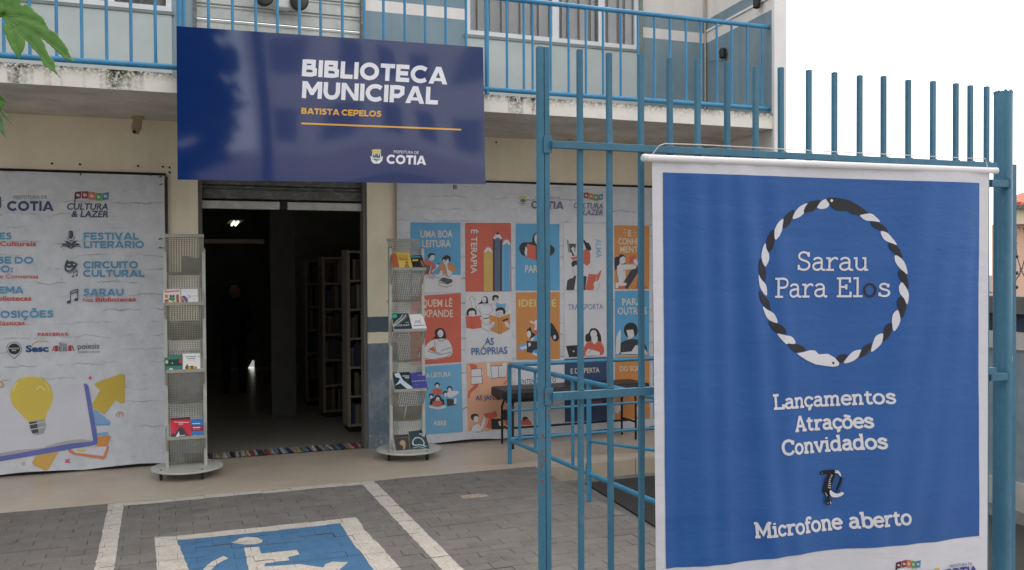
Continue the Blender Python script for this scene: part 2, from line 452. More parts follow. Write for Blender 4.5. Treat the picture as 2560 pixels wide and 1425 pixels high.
# a slab-serif stroke alphabet: 'c' smooth curves, 'l' straight strokes; cap height 1, x-height .66
_o = [(.34 + .27 * math.cos(a * math.pi / 8), .33 + .34 * math.sin(a * math.pi / 8)) for a in range(17)]
G = {
'S': (.74, [('c', [(.58, .80), (.52, .94), (.37, 1), (.22, .97), (.12, .86), (.11, .72), (.2, .6), (.36, .53), (.52, .46), (.62, .34), (.62, .2), (.53, .06), (.37, 0), (.2, .03), (.1, .14), (.07, .28)]), ('l', [(.60, 1.0), (.60, .74)]), ('l', [(.07, .0), (.07, .28)])]),
'a': (.70, [('c', [(.12, .56), (.2, .65), (.34, .68), (.47, .63), (.52, .5), (.52, .3), (.52, .12), (.57, .01), (.70, .0)]), ('c', [(.52, .41), (.34, .40), (.16, .34), (.09, .19), (.15, .05), (.28, .0), (.42, .04), (.52, .16)])]),
'r': (.62, [('l', [(.04, .66), (.2, .66), (.2, 0)]), ('l', [(.04, 0), (.42, 0)]), ('c', [(.2, .40), (.28, .56), (.4, .66), (.52, .67), (.59, .58)])]),
'u': (.74, [('c', [(.16, .62), (.16, .4), (.16, .2), (.23, .05), (.35, 0), (.48, .05), (.58, .18)]), ('l', [(.03, .66), (.16, .66), (.16, .5)]), ('l', [(.44, .66), (.58, .66), (.58, 0), (.72, 0)])]),
'P': (.70, [('l', [(.17, 0), (.17, 1)]), ('l', [(.02, 0), (.38, 0)]), ('c', [(.02, 1), (.2, 1), (.42, 1), (.58, .92), (.63, .76), (.57, .6), (.42, .51), (.17, .51)])]),
'E': (.72, [('l', [(.17, 0), (.17, 1)]), ('l', [(.02, 1), (.63, 1), (.63, .76)]), ('l', [(.17, .52), (.46, .52)]), ('l', [(.46, .66), (.46, .38)]), ('l', [(.02, 0), (.66, 0), (.66, .26)])]),
'l': (.54, [('l', [(.08, 1), (.28, 1), (.28, 0)]), ('l', [(.06, 0), (.52, 0)])]),
'o': (.70, [('c', _o)]),
's': (.62, [('c', [(.48, .50), (.44, .62), (.31, .68), (.18, .64), (.12, .53), (.19, .42), (.33, .36), (.48, .29), (.53, .17), (.46, .04), (.31, 0), (.16, .04), (.09, .18)]), ('l', [(.49, .68), (.49, .48)]), ('l', [(.09, .0), (.09, .2)])]),
'L': (.72, [('l', [(.02, 1), (.4, 1)]), ('l', [(.2, 1), (.2, 0)]), ('l', [(.02, 0), (.66, 0), (.66, .30)])]),
'n': (.76, [('l', [(.03, .66), (.18, .66), (.18, 0)]), ('l', [(.02, 0), (.34, 0)]), ('c', [(.18, .46), (.27, .6), (.4, .68), (.53, .63), (.58, .48), (.58, .3), (.58, 0)]), ('l', [(.44, 0), (.74, 0)])]),
'm': (1.12, [('l', [(.03, .66), (.18, .66), (.18, 0)]), ('l', [(.02, 0), (.34, 0)]), ('c', [(.18, .46), (.26, .6), (.38, .68), (.5, .63), (.54, .48), (.54, .3), (.54, 0)]), ('l', [(.41, 0), (.69, 0)]), ('c', [(.54, .46), (.62, .6), (.74, .68), (.87, .63), (.91, .48), (.91, .3), (.91, 0)]), ('l', [(.78, 0), (1.07, 0)])]),
'c': (.64, [('c', [(.55, .50), (.48, .63), (.34, .68), (.18, .61), (.09, .44), (.1, .22), (.2, .05), (.36, 0), (.5, .04), (.59, .15)]), ('l', [(.56, .67), (.56, .47)])]),
'e': (.68, [('c', [(.09, .37), (.3, .37), (.62, .37), (.58, .54), (.48, .65), (.34, .68), (.18, .61), (.09, .45), (.1, .22), (.2, .06), (.36, 0), (.5, .03), (.61, .13)])]),
't': (.56, [('c', [(.25, .92), (.25, .6), (.25, .2), (.31, .03), (.42, 0), (.53, .08)]), ('l', [(.05, .66), (.50, .66)])]),
'A': (.88, [('l', [(.13, 0), (.42, 1), (.48, 1), (.76, 0)]), ('l', [(.22, .32), (.68, .32)]), ('l', [(.0, 0), (.3, 0)]), ('l', [(.58, 0), (.9, 0)])]),
'C': (.86, [('c', [(.72, .72), (.64, .92), (.45, 1), (.24, .92), (.1, .68), (.09, .38), (.2, .1), (.42, 0), (.62, .05), (.76, .24)]), ('l', [(.74, 1.0), (.74, .68)])]),
'v': (.72, [('l', [(.12, .66), (.35, 0), (.39, 0), (.62, .66)]), ('l', [(.0, .66), (.28, .66)]), ('l', [(.48, .66), (.74, .66)])]),
'i': (.42, [('l', [(.04, .66), (.21, .66), (.21, 0)]), ('l', [(.02, 0), (.40, 0)]), ('l', [(.2, .86), (.2, .98)])]),
'd': (.76, [('l', [(.44, 1), (.58, 1), (.58, 0), (.73, 0)]), ('c', [(.58, .5), (.46, .64), (.31, .67), (.15, .58), (.08, .36), (.12, .12), (.27, 0), (.44, .04), (.58, .2)])]),
'b': (.74, [('l', [(.02, 1), (.17, 1), (.17, 0)]), ('c', [(.17, .5), (.29, .64), (.44, .67), (.6, .58), (.66, .36), (.62, .12), (.47, 0), (.3, .03), (.17, .16)])]),
'f': (.52, [('c', [(.54, .86), (.48, .98), (.35, 1), (.24, .92), (.21, .76), (.21, .4), (.21, 0)]), ('l', [(.03, .66), (.46, .66)]), ('l', [(.04, 0), (.40, 0)])]),
'M': (1.02, [('l', [(.16, 0), (.16, 1)]), ('l', [(.16, 1), (.5, .18), (.84, 1)]), ('l', [(.84, 1), (.84, 0)]), ('l', [(.0, 1), (.2, 1)]), ('l', [(.8, 1), (1.0, 1)]), ('l', [(.0, 0), (.32, 0)]), ('l', [(.68, 0), (1.0, 0)])]),
' ': (.42, []),
}
G['ç'] = (G['c'][0], G['c'][1] + [('c', [(.32, 0), (.40, -.10), (.38, -.2), (.26, -.24)])])
G['õ'] = (G['o'][0], G['o'][1] + [('c', [(.14, .84), (.24, .92), (.34, .87), (.44, .82), (.54, .90)])])
G['ã'] = G['a']


# heavy sans-serif capitals drawn as strokes; h is half the stroke width
def sans(ch, h):
    t = 1 - h; r = lambda w: w - h
    O = lambda w: ('c', [(w / 2 + (w / 2 - h) * math.cos(a * math.pi / 8), .5 + (.5 - h + .01) * math.sin(a * math.pi / 8)) for a in range(17)])
    D = {
    'A': (.98, [('p', [(0, 0), (.36, 1), (.62, 1), (.98, 0), (.98 - 2.15 * h, 0), (.49, .70), (2.15 * h, 0)]), ('p', [(.25, .17), (.73, .17), (.66, .17 + 1.5 * h), (.32, .17 + 1.5 * h)])]),
    'B': (.78, [('l', [(h, 0), (h, 1)]), ('l', [(h, t), (.44, t), (.58, .88), (.58, .64), (.46, .53), (h, .53)]), ('l', [(h, .53), (.50, .53), (.66, .42), (.66, .17), (.50, h), (h, h)])]),
    'C': (.88, [('c', [(.80, .78), (.66, .86), (.50, t + .01), (.28, .83), (h + .01, .62), (h + .01, .38), (.28, .17), (.50, h - .01), (.66, .14), (.80, .22)])]),
    'D': (.88, [('l', [(h, 0), (h, 1)]), ('l', [(h, t), (.42, t), (.64, .84), (.88 - h, .60), (.88 - h, .40), (.64, .16), (.42, h), (h, h)])]),
    'E': (.70, [('l', [(h, 0), (h, 1)]), ('l', [(h, t), (.68, t)]), ('l', [(h, .5), (.62, .5)]), ('l', [(h, h), (.70, h)])]),
    'F': (.68, [('l', [(h, 0), (h, 1)]), ('l', [(h, t), (.68, t)]), ('l', [(h, .47), (.60, .47)])]),
    'I': (2 * h, [('l', [(h, 0), (h, 1)])]),
    'L': (.64, [('l', [(h, 1), (h, 0)]), ('l', [(h, h), (.64, h)])]),
    'M': (1.04, [('l', [(h, 0), (h, 1)]), ('l', [(1.04 - h, 0), (1.04 - h, 1)]), ('p', [(.04, 1), (2 * h + .03, 1), (.52, .55), (1.01 - 2 * h, 1), (1.0, 1), (.60, .20), (.44, .20)])]),
    'N': (.90, [('l', [(h, 0), (h, 1)]), ('l', [(.90 - h, 0), (.90 - h, 1)]), ('p', [(.02, 1), (2 * h, 1), (.88, 0), (.90 - 2 * h, 0)])]),
    'O': (1.0, [O(1.0)]),
    'P': (.76, [('l', [(h, 0), (h, 1)]), ('l', [(h, t), (.46, t), (.76 - h, .84), (.76 - h, .54), (.46, .38), (h, .38)])]),
    'R': (.80, [('l', [(h, 0), (h, 1)]), ('l', [(h, t), (.46, t), (.76 - h, .84), (.76 - h, .56), (.46, .40), (h, .40)]), ('l', [(.42, .42), (.68, 0)])]),
    'S': (.72, [('c', [(.64, .80), (.50, .87), (.36, t + .01), (.18, .82), (.17, .66), (.30, .56), (.48, .48), (.59, .34), (.54, .17), (.36, h - .01), (.20, .12), (.07, .20)])]),
    'T': (.74, [('l', [(.37, 0), (.37, 1)]), ('l', [(0, t), (.74, t)])]),
    'U': (.86, [('c', [(h, 1), (h, .7), (h, .42), (.22, .18), (.43, h - .01), (.64, .18), (.86 - h, .42), (.86 - h, .7), (.86 - h, 1)])]),
    'V': (.92, [('p', [(0, 1), (2.15 * h, 1), (.46, .34), (.92 - 2.15 * h, 1), (.92, 1), (.59, 0), (.33, 0)])]),
    'Z': (.74, [('l', [(.03, t), (.70, t)]), ('l', [(.60, .90), (.14, .10)]), ('l', [(.03, h), (.72, h)])]),
    ':': (.28, [('l', [(.14, 0), (.14, .24)]), ('l', [(.14, .46), (.14, .70)])]),
    ' ': (.20, []),
    }
    if ch == 'Á': return (D['A'][0], D['A'][1] + [('l', [(.48, 1.06), (.60, 1.24)])])
    if ch == 'Õ': return (D['O'][0], D['O'][1] + [('c', [(.28, 1.12), (.42, 1.22), (.56, 1.14), (.72, 1.24)])])
    if ch == 'Ç': return (D['C'][0], D['C'][1] + [('c', [(.48, 0), (.56, -.12), (.48, -.24), (.34, -.24)])])
    return D[ch]

class Art:
    """a set of flat coloured shapes on one sheet; mapper(px, py, k) returns the point of the sheet k millimetres proud"""
    def __init__(s, mapper, step=.25, base=1.0, maxlen=None):
        s.mp = mapper; s.v = []; s.f = []; s.c = []; s.k = base; s.step = step; s.maxlen = maxlen
        s.T = lambda p: p
    def frame(s, scale, ox, oy): s.T = lambda p: (ox + p[0] / scale, oy + p[1] / scale); s.sc = scale; return s
    def px(s): s.T = lambda p: p; s.sc = 1; return s
    sc = 1
    def raw(s, pts, faces, col, k=None):
        if s.maxlen:
            bm = bmesh.new(); vv = [bm.verts.new((p[0], p[1], 0)) for p in pts]
            for f in faces:
                try: bm.faces.new([vv[i] for i in f])
                except Exception: pass
            for _ in range(7):
                e = [e for e in bm.edges if e.calc_length() > s.maxlen]
                if not e: break
                bmesh.ops.subdivide_edges(bm, edges=e, cuts=1)
                bmesh.ops.triangulate(bm, faces=bm.faces[:])
            bm.verts.ensure_lookup_table(); bm.verts.index_update()
            pts = [(v.co.x, v.co.y) for v in bm.verts]; faces = [[v.index for v in f.verts] for f in bm.faces]; bm.free()
        b = len(s.v); kk = s.k if k is None else k
        s.v += [s.mp(p[0], p[1], kk) for p in pts]
        for f in faces: s.f.append([b + i for i in f]); s.c.append(col)
        if k is None: s.k += s.step
    def poly(s, pts, col, smooth=False):
        if smooth: pts = catmull(pts, 4, True)
        pts = [s.T(p) for p in pts]
        tri = tessellate_polygon([[Vector((p[0], p[1], 0)) for p in pts]])
        s.raw(pts, [list(t) for t in tri], col); return s
    def ell(s, cx, cy, rx, ry, col, rot=0, n=20):
        c, q = math.cos(R(rot)), math.sin(R(rot)); P = []
        for i in range(n):
            a = 2 * math.pi * i / n; x, y = rx * math.cos(a), ry * math.sin(a); P.append((cx + x * c - y * q, cy + x * q + y * c))
        pts = [s.T(p) for p in P]; s.raw(pts, [list(range(n))], col); return s
    def ring(s, cx, cy, rx, ry, w, col, n=24):
        P = [(cx + rx * math.cos(2 * math.pi * i / n), cy + ry * math.sin(2 * math.pi * i / n)) for i in range(n + 1)]
        return s.line(P, w, col)
    def line(s, pts, w, col, smooth=False):
        if smooth: pts = catmull(pts, 4)
        pts = [Vector(s.T(p)) for p in pts]; w = w / s.sc; P = []; n = len(pts)
        closed = (pts[0] - pts[-1]).length < 1e-6
        for i, p in enumerate(pts):
            a = pts[i - 1] if i > 0 else (pts[-2] if closed else None); b = pts[i + 1] if i < n - 1 else (pts[1] if closed else None)
            ta = (p - a).normalized() if a is not None and (p - a).length > 1e-9 else None
            tb = (b - p).normalized() if b is not None and (b - p).length > 1e-9 else None
            if ta is None: ta = tb
            if tb is None: tb = ta
            t = (ta + tb)
            t = t.normalized() if t.length > .3 else ta
            m = Vector((-t.y, t.x)); k = 1 / max(.5, abs(m.dot(Vector((-ta.y, ta.x)))))
            P += [p + m * (w / 2 * k), p - m * (w / 2 * k)]
        s.raw([tuple(q) for q in P], [[2 * i, 2 * i + 1, 2 * i + 3, 2 * i + 2] for i in range(n - 1)], col); return s
    def text(s, txt, a, b, h, col, weight=.0, shear=0.0, h2=None, up=None):
        """baseline from a to b (pixels), capital height h at a and h2 at b"""
        a = Vector(s.T(a)); b = Vector(s.T(b)); h = h / s.sc; h2 = h if h2 is None else h2 / s.sc
        vs, fs = text_geo(txt, weight); cap = CAPH
        d = (b - a); u = d.normalized() if up is None else Vector(up)
        n = Vector((u.y, -u.x)) if up is None else Vector(up)
        pts = []
        for x, y in vs:
            hh = (h + (h2 - h) * x) * y / cap
            q = a + d * x + n * hh + d.normalized() * (shear * hh); pts.append((q.x, q.y))
        s.raw(pts, fs, col); return s
    def slab(s, txt, a, b, h, col, w, h2=None, cols=None):
        a = Vector(a); b = Vector(b); d = b - a; h2 = h if h2 is None else h2
        tot = sum(G[c][0] for c in txt) - .05; x0 = -.0; k0 = s.k
        old = s.T; osc = s.sc; s.sc = 1
        for ci, ch in enumerate(txt):
            adv, st = G[ch]; cc = cols.get(ci, col) if cols else col
            def T(p, x0=x0):
                fx = (x0 + p[0]) / tot; hh = h + (h2 - h) * fx; u = d.normalized()
                return (a.x + d.x * fx + u.y * hh * p[1], a.y + d.y * fx - u.x * hh * p[1])
            s.T = T; s.k = k0
            for kind, pts in st:
                pts = catmull(pts, 5) if kind == 'c' else pts
                s.line(pts, w * h, cc)
            x0 += adv
        s.k = k0 + .3 * 8; s.T = old; s.sc = osc; return s
    def block(s, txt, a, b, h, col, w=.235, h2=None):
        a = Vector(a); b = Vector(b); d = b - a; h2 = h if h2 is None else h2; hw = w / 2; gap = .06
        gl = [sans(c, hw) for c in txt]; tot = sum(g[0] for g in gl) + gap * (len(gl) - 1); x0 = 0; k0 = s.k; old = s.T; osc = s.sc; s.sc = 1
        sx = d.length / (tot * (h + h2) / 2)
        for adv, st in gl:
            def T(p, x0=x0):
                fx = (x0 + p[0]) / tot; hh = h + (h2 - h) * fx; u = d.normalized()
                return (a.x + d.x * fx + u.y * hh * p[1], a.y + d.y * fx - u.x * hh * p[1])
            s.T = T; s.k = k0
            for kind, pts in st:
                if kind == 'p': s.poly(pts, col)
                else: s.line(catmull(pts, 5) if kind == 'c' else pts, w * h * min(1.1, (1 + sx) / 2), col)
            x0 += adv + gap
        s.k = k0 + .5; s.T = old; s.sc = osc; return s
    def build(s, name, mat, parent=None, **k):
        me = bpy.data.meshes.new(name); me.from_pydata(s.v, [], s.f); me.materials.append(mat)
        ca = me.color_attributes.new('Col', 'FLOAT_COLOR', 'CORNER'); data = []
        for p in me.polygons: data += [(*s.c[p.index], 1)] * p.loop_total
        ca.data.foreach_set('color', [x for q in data for x in q])
        me.update()
        return link(name, me, parent, **k)
CAPH = 1.0
CAPH = max(v[1] for v in text_geo('H')[0])

W = (.72, .71, .71); K = (.012, .012, .014); BL = (.07, .27, .47); RD = (.55, .085, .05); OR = (.52, .22, .05); NV = (.035, .06, .13)
PEACH = (.62, .33, .20); NAVY = (.03, .05, .14); TXB = (.06, .13, .32); YG = (.62, .56, .20)
W = (.68, .67, .67); K = (.03, .03, .033); BL = (.11, .36, .60); BLT = (.16, .40, .60); RD = (.60, .13, .085); OR = (.60, .26, .08); NV = (.05, .085, .15)
PEACH = (.70, .39, .25); NAVY = (.04, .07, .15); TXB = (.08, .17, .38); YG = (.62, .58, .25); CR = (.70, .62, .50)

# =================================================================== THE SETTING
S = dict(kind='structure')
MB().add([(-220, -220, -.42), (220, -220, -.42), (220, 220, -.42), (-220, 220, -.42)], [(0, 1, 2, 3)]).build('ground', M['soil'], **S)
pave = MB().box(-9, 2.90, -.6, 7.118, -.41, -.032).build('forecourt', M['grout'], **S)
MB().box(-60, 60, -9.5, -2.2, -.41, -.14).build('road', simple('worn_asphalt', (.17, .165, .16), .9, bump=.4, bs=40), **S)
MB().box(-60, 60, -2.196, -.604, -.41, -.03).box(2.904, 60, -.60, 3.0, -.41, -.032).build('pavement', M['concrete'], **S)
# sunken ramp to the right of the paving
MB().add([(2.905, 3.004, -.30), (7.4, 3.004, -.30), (7.4, 7.118, -.145), (2.905, 7.118, -.145)], [(0, 1, 2, 3)]).build('ramp', M['dark_conc'], **S)
mt = MB(); mt.prism([(3.22, 3.6, -.2765), (5.8, 3.6, -.2765), (5.8, 7.0, -.1484), (3.30, 6.96, -.1499)], (0, 0, .012))  # dark flat sheet laid over the ramp surface
mt.build('dark_sheet', M['ramp_dark'], label='dark flat sheet lying on the sunken ramp beside the paving', category='mat')
terr = MB().box(-9, 5.56, 7.12, 8.60, -.41, 0).build('terrace', M['terrace'], **S)
MB().box(-9, 5.40, 8.602, 16.5, -.41, -.002).build('floor', M['room_floor'], **S)
tm = MB(); tm.box(-.235, .235, -.010, 0, -.36, -.012, bev=.002)
tile_me = tm.mesh('riser_tile', simple('beige_riser_tile', (.40, .34, .25), .35))
for i in range(5):
    o = link('riser_tile', tile_me, terr); o.location = (3.14 + i * .478, 7.118, 0)

# ---- pavers: each block a mesh child of the forecourt, the farthest rows joined
rnd = random.Random(7)
def paver_geo(w, d, hgt=.03, e=.0007):
    x, y = w / 2 - e, d / 2 - e * .8; b = .0016
    vs = [(-x, -y, -hgt), (x, -y, -hgt), (x, y, -hgt), (-x, y, -hgt), (-x, -y, -b), (x, -y, -b), (x, y, -b), (-x, y, -b),
          (-x + b, -y + b, 0), (x - b, -y + b, 0), (x - b, y - b, 0), (-x + b, y - b, 0)]
    fs = [(0, 1, 5, 4), (1, 2, 6, 5), (2, 3, 7, 6), (3, 0, 4, 7), (4, 5, 9, 8), (5, 6, 10, 9), (6, 7, 11, 10), (7, 4, 8, 11), (8, 9, 10, 11)]
    return vs, fs
PW, PD = .205, .1025
def in_view(x, y):
    v = Vector((x, y, 0)) - EYEV; z = v.dot(FWD)
    if z < .5: return False
    px = 1280 + F_PX * v.dot(RIGHT) / z; py = 712.5 + F_PX * v.dot(DOWN) / z
    return -70 < px < 1700 and py < 1480
cells = []
r_ = 0; y = 7.116 - PD / 2
while y > 3.0:
    x = -2.3 + (PW / 2 if r_ % 2 else 0)
    while x - PW / 2 < 2.86:
        w = PW
        x1 = x + PW / 2
        if x1 > 2.90: w = PW - (x1 - 2.90); 
        if w > .05: cells.append((x - (PW - w) / 2, y, w, r_))
        x += PW
    y -= PD; r_ += 1
random.seed(5)
info = []
for (x, y, w, r_) in cells:
    dz = rnd.uniform(-.0018, .0014) - .0005 - (.003 if rnd.random() < .04 else 0); tx, ty = rnd.uniform(-.008, .008), rnd.uniform(-.006, .006); rz = rnd.uniform(-.012, .012)
    info.append((x + rnd.uniform(-.001, .001), y + rnd.uniform(-.001, .001), w, r_, dz, tx, ty, rz))
vis = sorted([c for c in info if in_view(c[0], c[1])], key=lambda c: c[1])
singles = set(id(c) for c in vis[:296])
paver_mes = {}
stuffv = MB(); tints = []
for c in info:
    x, y, w, r_, dz, tx, ty, rz = c
    if id(c) in singles:
        key = round(w, 3)
        if key not in paver_mes:
            vs, fs = paver_geo(w, PD); paver_mes[key] = MB().add(vs, fs).mesh('paver', M['paver'])
        o = link('paver', paver_mes[key], pave); o.location = (x, y, dz); o.rotation_euler = (tx, ty, rz)
    else:
        vs, fs = paver_geo(w, PD); mm = Matrix.Translation((x, y, dz)) @ Matrix.Rotation(rz, 4, 'Z') @ Matrix.Rotation(ty, 4, 'Y') @ Matrix.Rotation(tx, 4, 'X')
        stuffv.add([mm @ Vector(v) for v in vs], fs); tints += [rnd.random()] * len(vs)
o = stuffv.build('distant_pavers', M['paver'], pave, kind='stuff')
at = o.data.attributes.new('tint', 'FLOAT', 'POINT'); at.data.foreach_set('value', tints)

# ---- painted markings: clipped block by block so that the joints stay open
def clip_rect(poly, x0, x1, y0, y1):
    for ax, lim, sg in ((0, x0, 1), (0, x1, -1), (1, y0, 1), (1, y1, -1)):
        out = []; n = len(poly)
        for i in range(n):
            a, b = poly[i], poly[(i + 1) % n]; da, db = (a[ax] - lim) * sg, (b[ax] - lim) * sg
            if da >= 0: out.append(a)
            if (da >= 0) != (db >= 0):
                t = da / (da - db); out.append((a[0] + (b[0] - a[0]) * t, a[1] + (b[1] - a[1]) * t))
        poly = out
        if len(poly) < 3: return []
    return poly
def marking(name, polys, mat, lift, label=None, jag=.006):
    mb = MB(); rr = random.Random(3)
    for poly in polys:
        q = []; n = len(poly)
        for i in range(n):                       # ragged, hand-painted edges
            a, b = Vector(poly[i]), Vector(poly[(i + 1) % n]); L = (b - a).length; k = max(1, int(L / .05))
            for j in range(k):
                p = a + (b - a) * (j / k); q.append((p.x + rr.uniform(-jag, jag), p.y + rr.uniform(-jag, jag)))
        tris = tessellate_polygon([[Vector((p[0], p[1], 0)) for p in q]])
        xs = [p[0] for p in q]; ys = [p[1] for p in q]; lo, hi, l2, h2 = min(xs), max(xs), min(ys), max(ys)
        for c in info:
            x, y, w, r_, dz, tx, ty, rz = c
            ex, ey = w / 2 - .0006, PD / 2 - .0005
            if x + ex < lo or x - ex > hi or y + ey < l2 or y - ey > h2: continue
            for t in tris:
                pc = clip_rect([q[i] for i in t], x - ex, x + ex, y - ey, y + ey)
                if pc: mb.add([(p[0], p[1], dz + (p[1] - y) * tx - (p[0] - x) * ty + lift) for p in pc], [list(range(len(pc)))])
    o = mb.build(name, mat, kind='structure')
    if label: o['label'] = label
    return o
def G0(pts): return [tuple(at_z(px, py, 0)[:2]) for px, py in pts]
def Zm(pts, s=3.2, ox=380, oy=1180): return G0([(ox + x / s, oy + y / s) for x, y in pts])
L1 = G0([(272, 1257), (310, 1255), (285, 1425)]); L2 = G0([(912, 1207), (937, 1203), (1158, 1425), (1110, 1425)])
ext = lambda a, b, k: (a[0] + (b[0] - a[0]) * k, a[1] + (b[1] - a[1]) * k)
marking('parking_line', [[(-.386, 7.11), (-.285, 7.11), (-.27, 4.2), (-.372, 4.2)]], M['white_paint'], .0012, 'white painted bay line on the paving left of the wheelchair sign', .003)
marking('parking_line', [[(1.42, 7.11), (1.53, 7.11), (1.53, 4.2), (1.42, 4.2)]], M['white_paint'], .0012, 'white painted bay line on the paving right of the wheelchair sign', .003)
marking('parking_line', [[(-.284, 7.112), (1.419, 7.112), (1.419, 7.012), (-.284, 7.012)]], M['white_paint'], .0012, 'white painted row of blocks along the terrace edge', .002)
field = Zm([(22, 520), (225, 508), (810, 447), (1630, 362), (1665, 400), (1700, 465), (1800, 560), (1900, 670), (2000, 784)])
outer = field + [(1.36, 4.3), (-.02, 4.3)]
inner = Zm([(200, 545), (620, 508), (1110, 455), (1505, 412), (1545, 470), (1600, 560), (1690, 670), (1775, 784)]) + [(1.13, 4.4), (.20, 4.4)]
frame_polys = []
yt = 6.31
# white frame as four strips around the blue field
ob = outer; ib = inner
def hull(ps): return ps
frame_polys = [[ob[0], ob[1], ob[2], ob[3], (ib[3][0] + .005, ib[3][1]), ib[2], ib[1], ib[0]],
               [ob[3], ob[4], ob[5], ob[6], ob[7], ob[8], ob[9], (1.13, 4.3), ib[8], ib[7], ib[6], ib[5], ib[4], ib[3]],
               [ob[0], ib[0], ib[9], (.20, 4.3), ob[10]]]
marking('wheelchair_marking', frame_polys, M['white_paint'], .0012, 'white painted frame round the blue wheelchair sign', .004)
marking('wheelchair_marking', [inner], M['blue_paint'], .0008, 'blue painted field of the wheelchair sign on the paving', .001)
fig = [Zm([(635, 570), (680, 550), (700, 532), (770, 520), (840, 524), (882, 545), (876, 566), (820, 580), (740, 584), (690, 576)]),
       Zm([(735, 605), (855, 598), (872, 655), (1160, 627), (1176, 660), (1090, 682), (1095, 710), (905, 730), (900, 760), (1040, 752), (1180, 740), (1290, 758), (1370, 765), (1385, 740), (1440, 718), (1568, 722), (1500, 784), (1460, 840), (1180, 830), (900, 850), (790, 850)]),
       Zm([(570, 672), (612, 692), (520, 735), (470, 784), (450, 840), (470, 930), (400, 940), (385, 850), (410, 780), (470, 722)])]
marking('wheelchair_marking', fig, M['white_paint'], .0022, 'white wheelchair figure painted on the blue field', .003)

# =================================================================== LIBRARY BUILDING
lib = empty('library_building', (2, 8.5, 0), label='two-storey library building, cream and slate blue, with balcony and open shuttered door', category='building')
DX0, DX1 = .283, 1.765
b = MB()
b.box(-9, DX0, 8.40, 8.60, 0, 2.949).box(DX1, 5.42, 8.40, 8.60, 0, 2.949).box(DX0, DX1, 8.52, 8.60, 2.75, 2.949)
b.build('ground_floor_wall', M['lower'], lib)
b = MB(); WB = 3.88
b.box(-9, -2.2, 8.40, 8.60, 3.091, 6.4).box(-2.2, .085, 8.40, 8.60, 3.091, WB).box(-2.2, .085, 8.40, 8.60, 5.2, 6.4)
b.box(.085, .26, 8.40, 8.60, 3.091, 6.4).box(.26, 1.75, 8.40, 8.60, 5.35, 6.4).box(1.75, 2.735, 8.40, 8.60, 3.091, 6.4)
b.box(2.735, 4.645, 8.40, 8.60, 3.091, 3.92).box(2.735, 4.645, 8.40, 8.60, 5.2, 6.4).box(4.645, 5.42, 8.40, 8.60, 3.091, 6.4)
b.build('upper_wall', M['upper'], lib)
MB().box(-2.2, .085, 8.385, 8.399, 3.091, WB - .03).build('window_apron', M['apron'], lib)
MB().box(2.735, 4.645, 8.385, 8.399, 3.091, 3.89).build('window_apron', M['apron'], lib)
MB().prism([(5.419, 8.398, 3.092), (5.292, 7.10, 3.092), (5.312, 7.10, 3.092), (5.439, 8.398, 3.092)], (0, 0, 3.3)).build('wing_wall', M['upper'], lib)
MB().prism([(5.290, 7.06, -.1), (5.425, 7.06, -.1), (5.56, 8.60, -.1), (5.442, 8.60, -.1), (5.314, 7.10, -.1), (5.290, 7.098, -.1)], (0, 0, 6.5)).build('corner_column', M['band_white'], lib)
MB().prism([(-9, 7.08, 2.95), (5.288, 7.08, 2.95), (5.288, 7.10, 2.95), (5.416, 8.399, 2.95), (-9, 8.399, 2.95)], (0, 0, .14)).build('balcony_slab', M['fascia'], lib)
MB().box(-9, 5.56, 8.602, 16.7, 6.1, 6.4).build('roof', M['concrete'], lib)
b = MB(); b.box(-9.2, -9, 8.4, 16.7, 0, 6.1).box(5.40, 5.56, 8.602, 16.7, 0, 6.1).box(-9, -.6, 8.602, 16.7, 3.0, 3.1)
b.box(-9, 5.39, 8.602, 16.6, 2.95, 3.07)
b.build('inner_shell', M['room'], lib)
# interior walls
p1 = at_y(677, 700, 10.7).x; p2 = at_y(738, 700, 10.7).x
b = MB(); b.box(-.9, -.75, 8.602, 16.4, 0, 2.948).box(p2 + .02, 5.39, 12.6, 12.75, 0, 2.948)
tx = at_y(628, 925, 16.3)
b.box(-.75, tx.x - .09, 16.3, 16.4, 0, 2.948).box(tx.x + .06, 5.39, 16.3, 16.4, 0, 2.948).box(tx.x - .09, tx.x + .06, 16.3, 16.4, .13, 2.948)
b.prism([(tx.x - .09, 16.3, 0), (tx.x - .09, 16.3, .13), (tx.x + .02, 16.3, .13), (tx.x - .05, 16.3, 0)], (0, .1, 0))
b.build('inner_wall', M['room'], lib)
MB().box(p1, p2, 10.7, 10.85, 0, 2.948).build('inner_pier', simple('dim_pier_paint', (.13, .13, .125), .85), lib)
MB().box(-.7, at_y(660, 604, 10.7).x, 10.68, 10.74, at_y(580, 609, 10.7).z, at_y(580, 598, 10.7).z).build('door_header', M['wood'], lib)

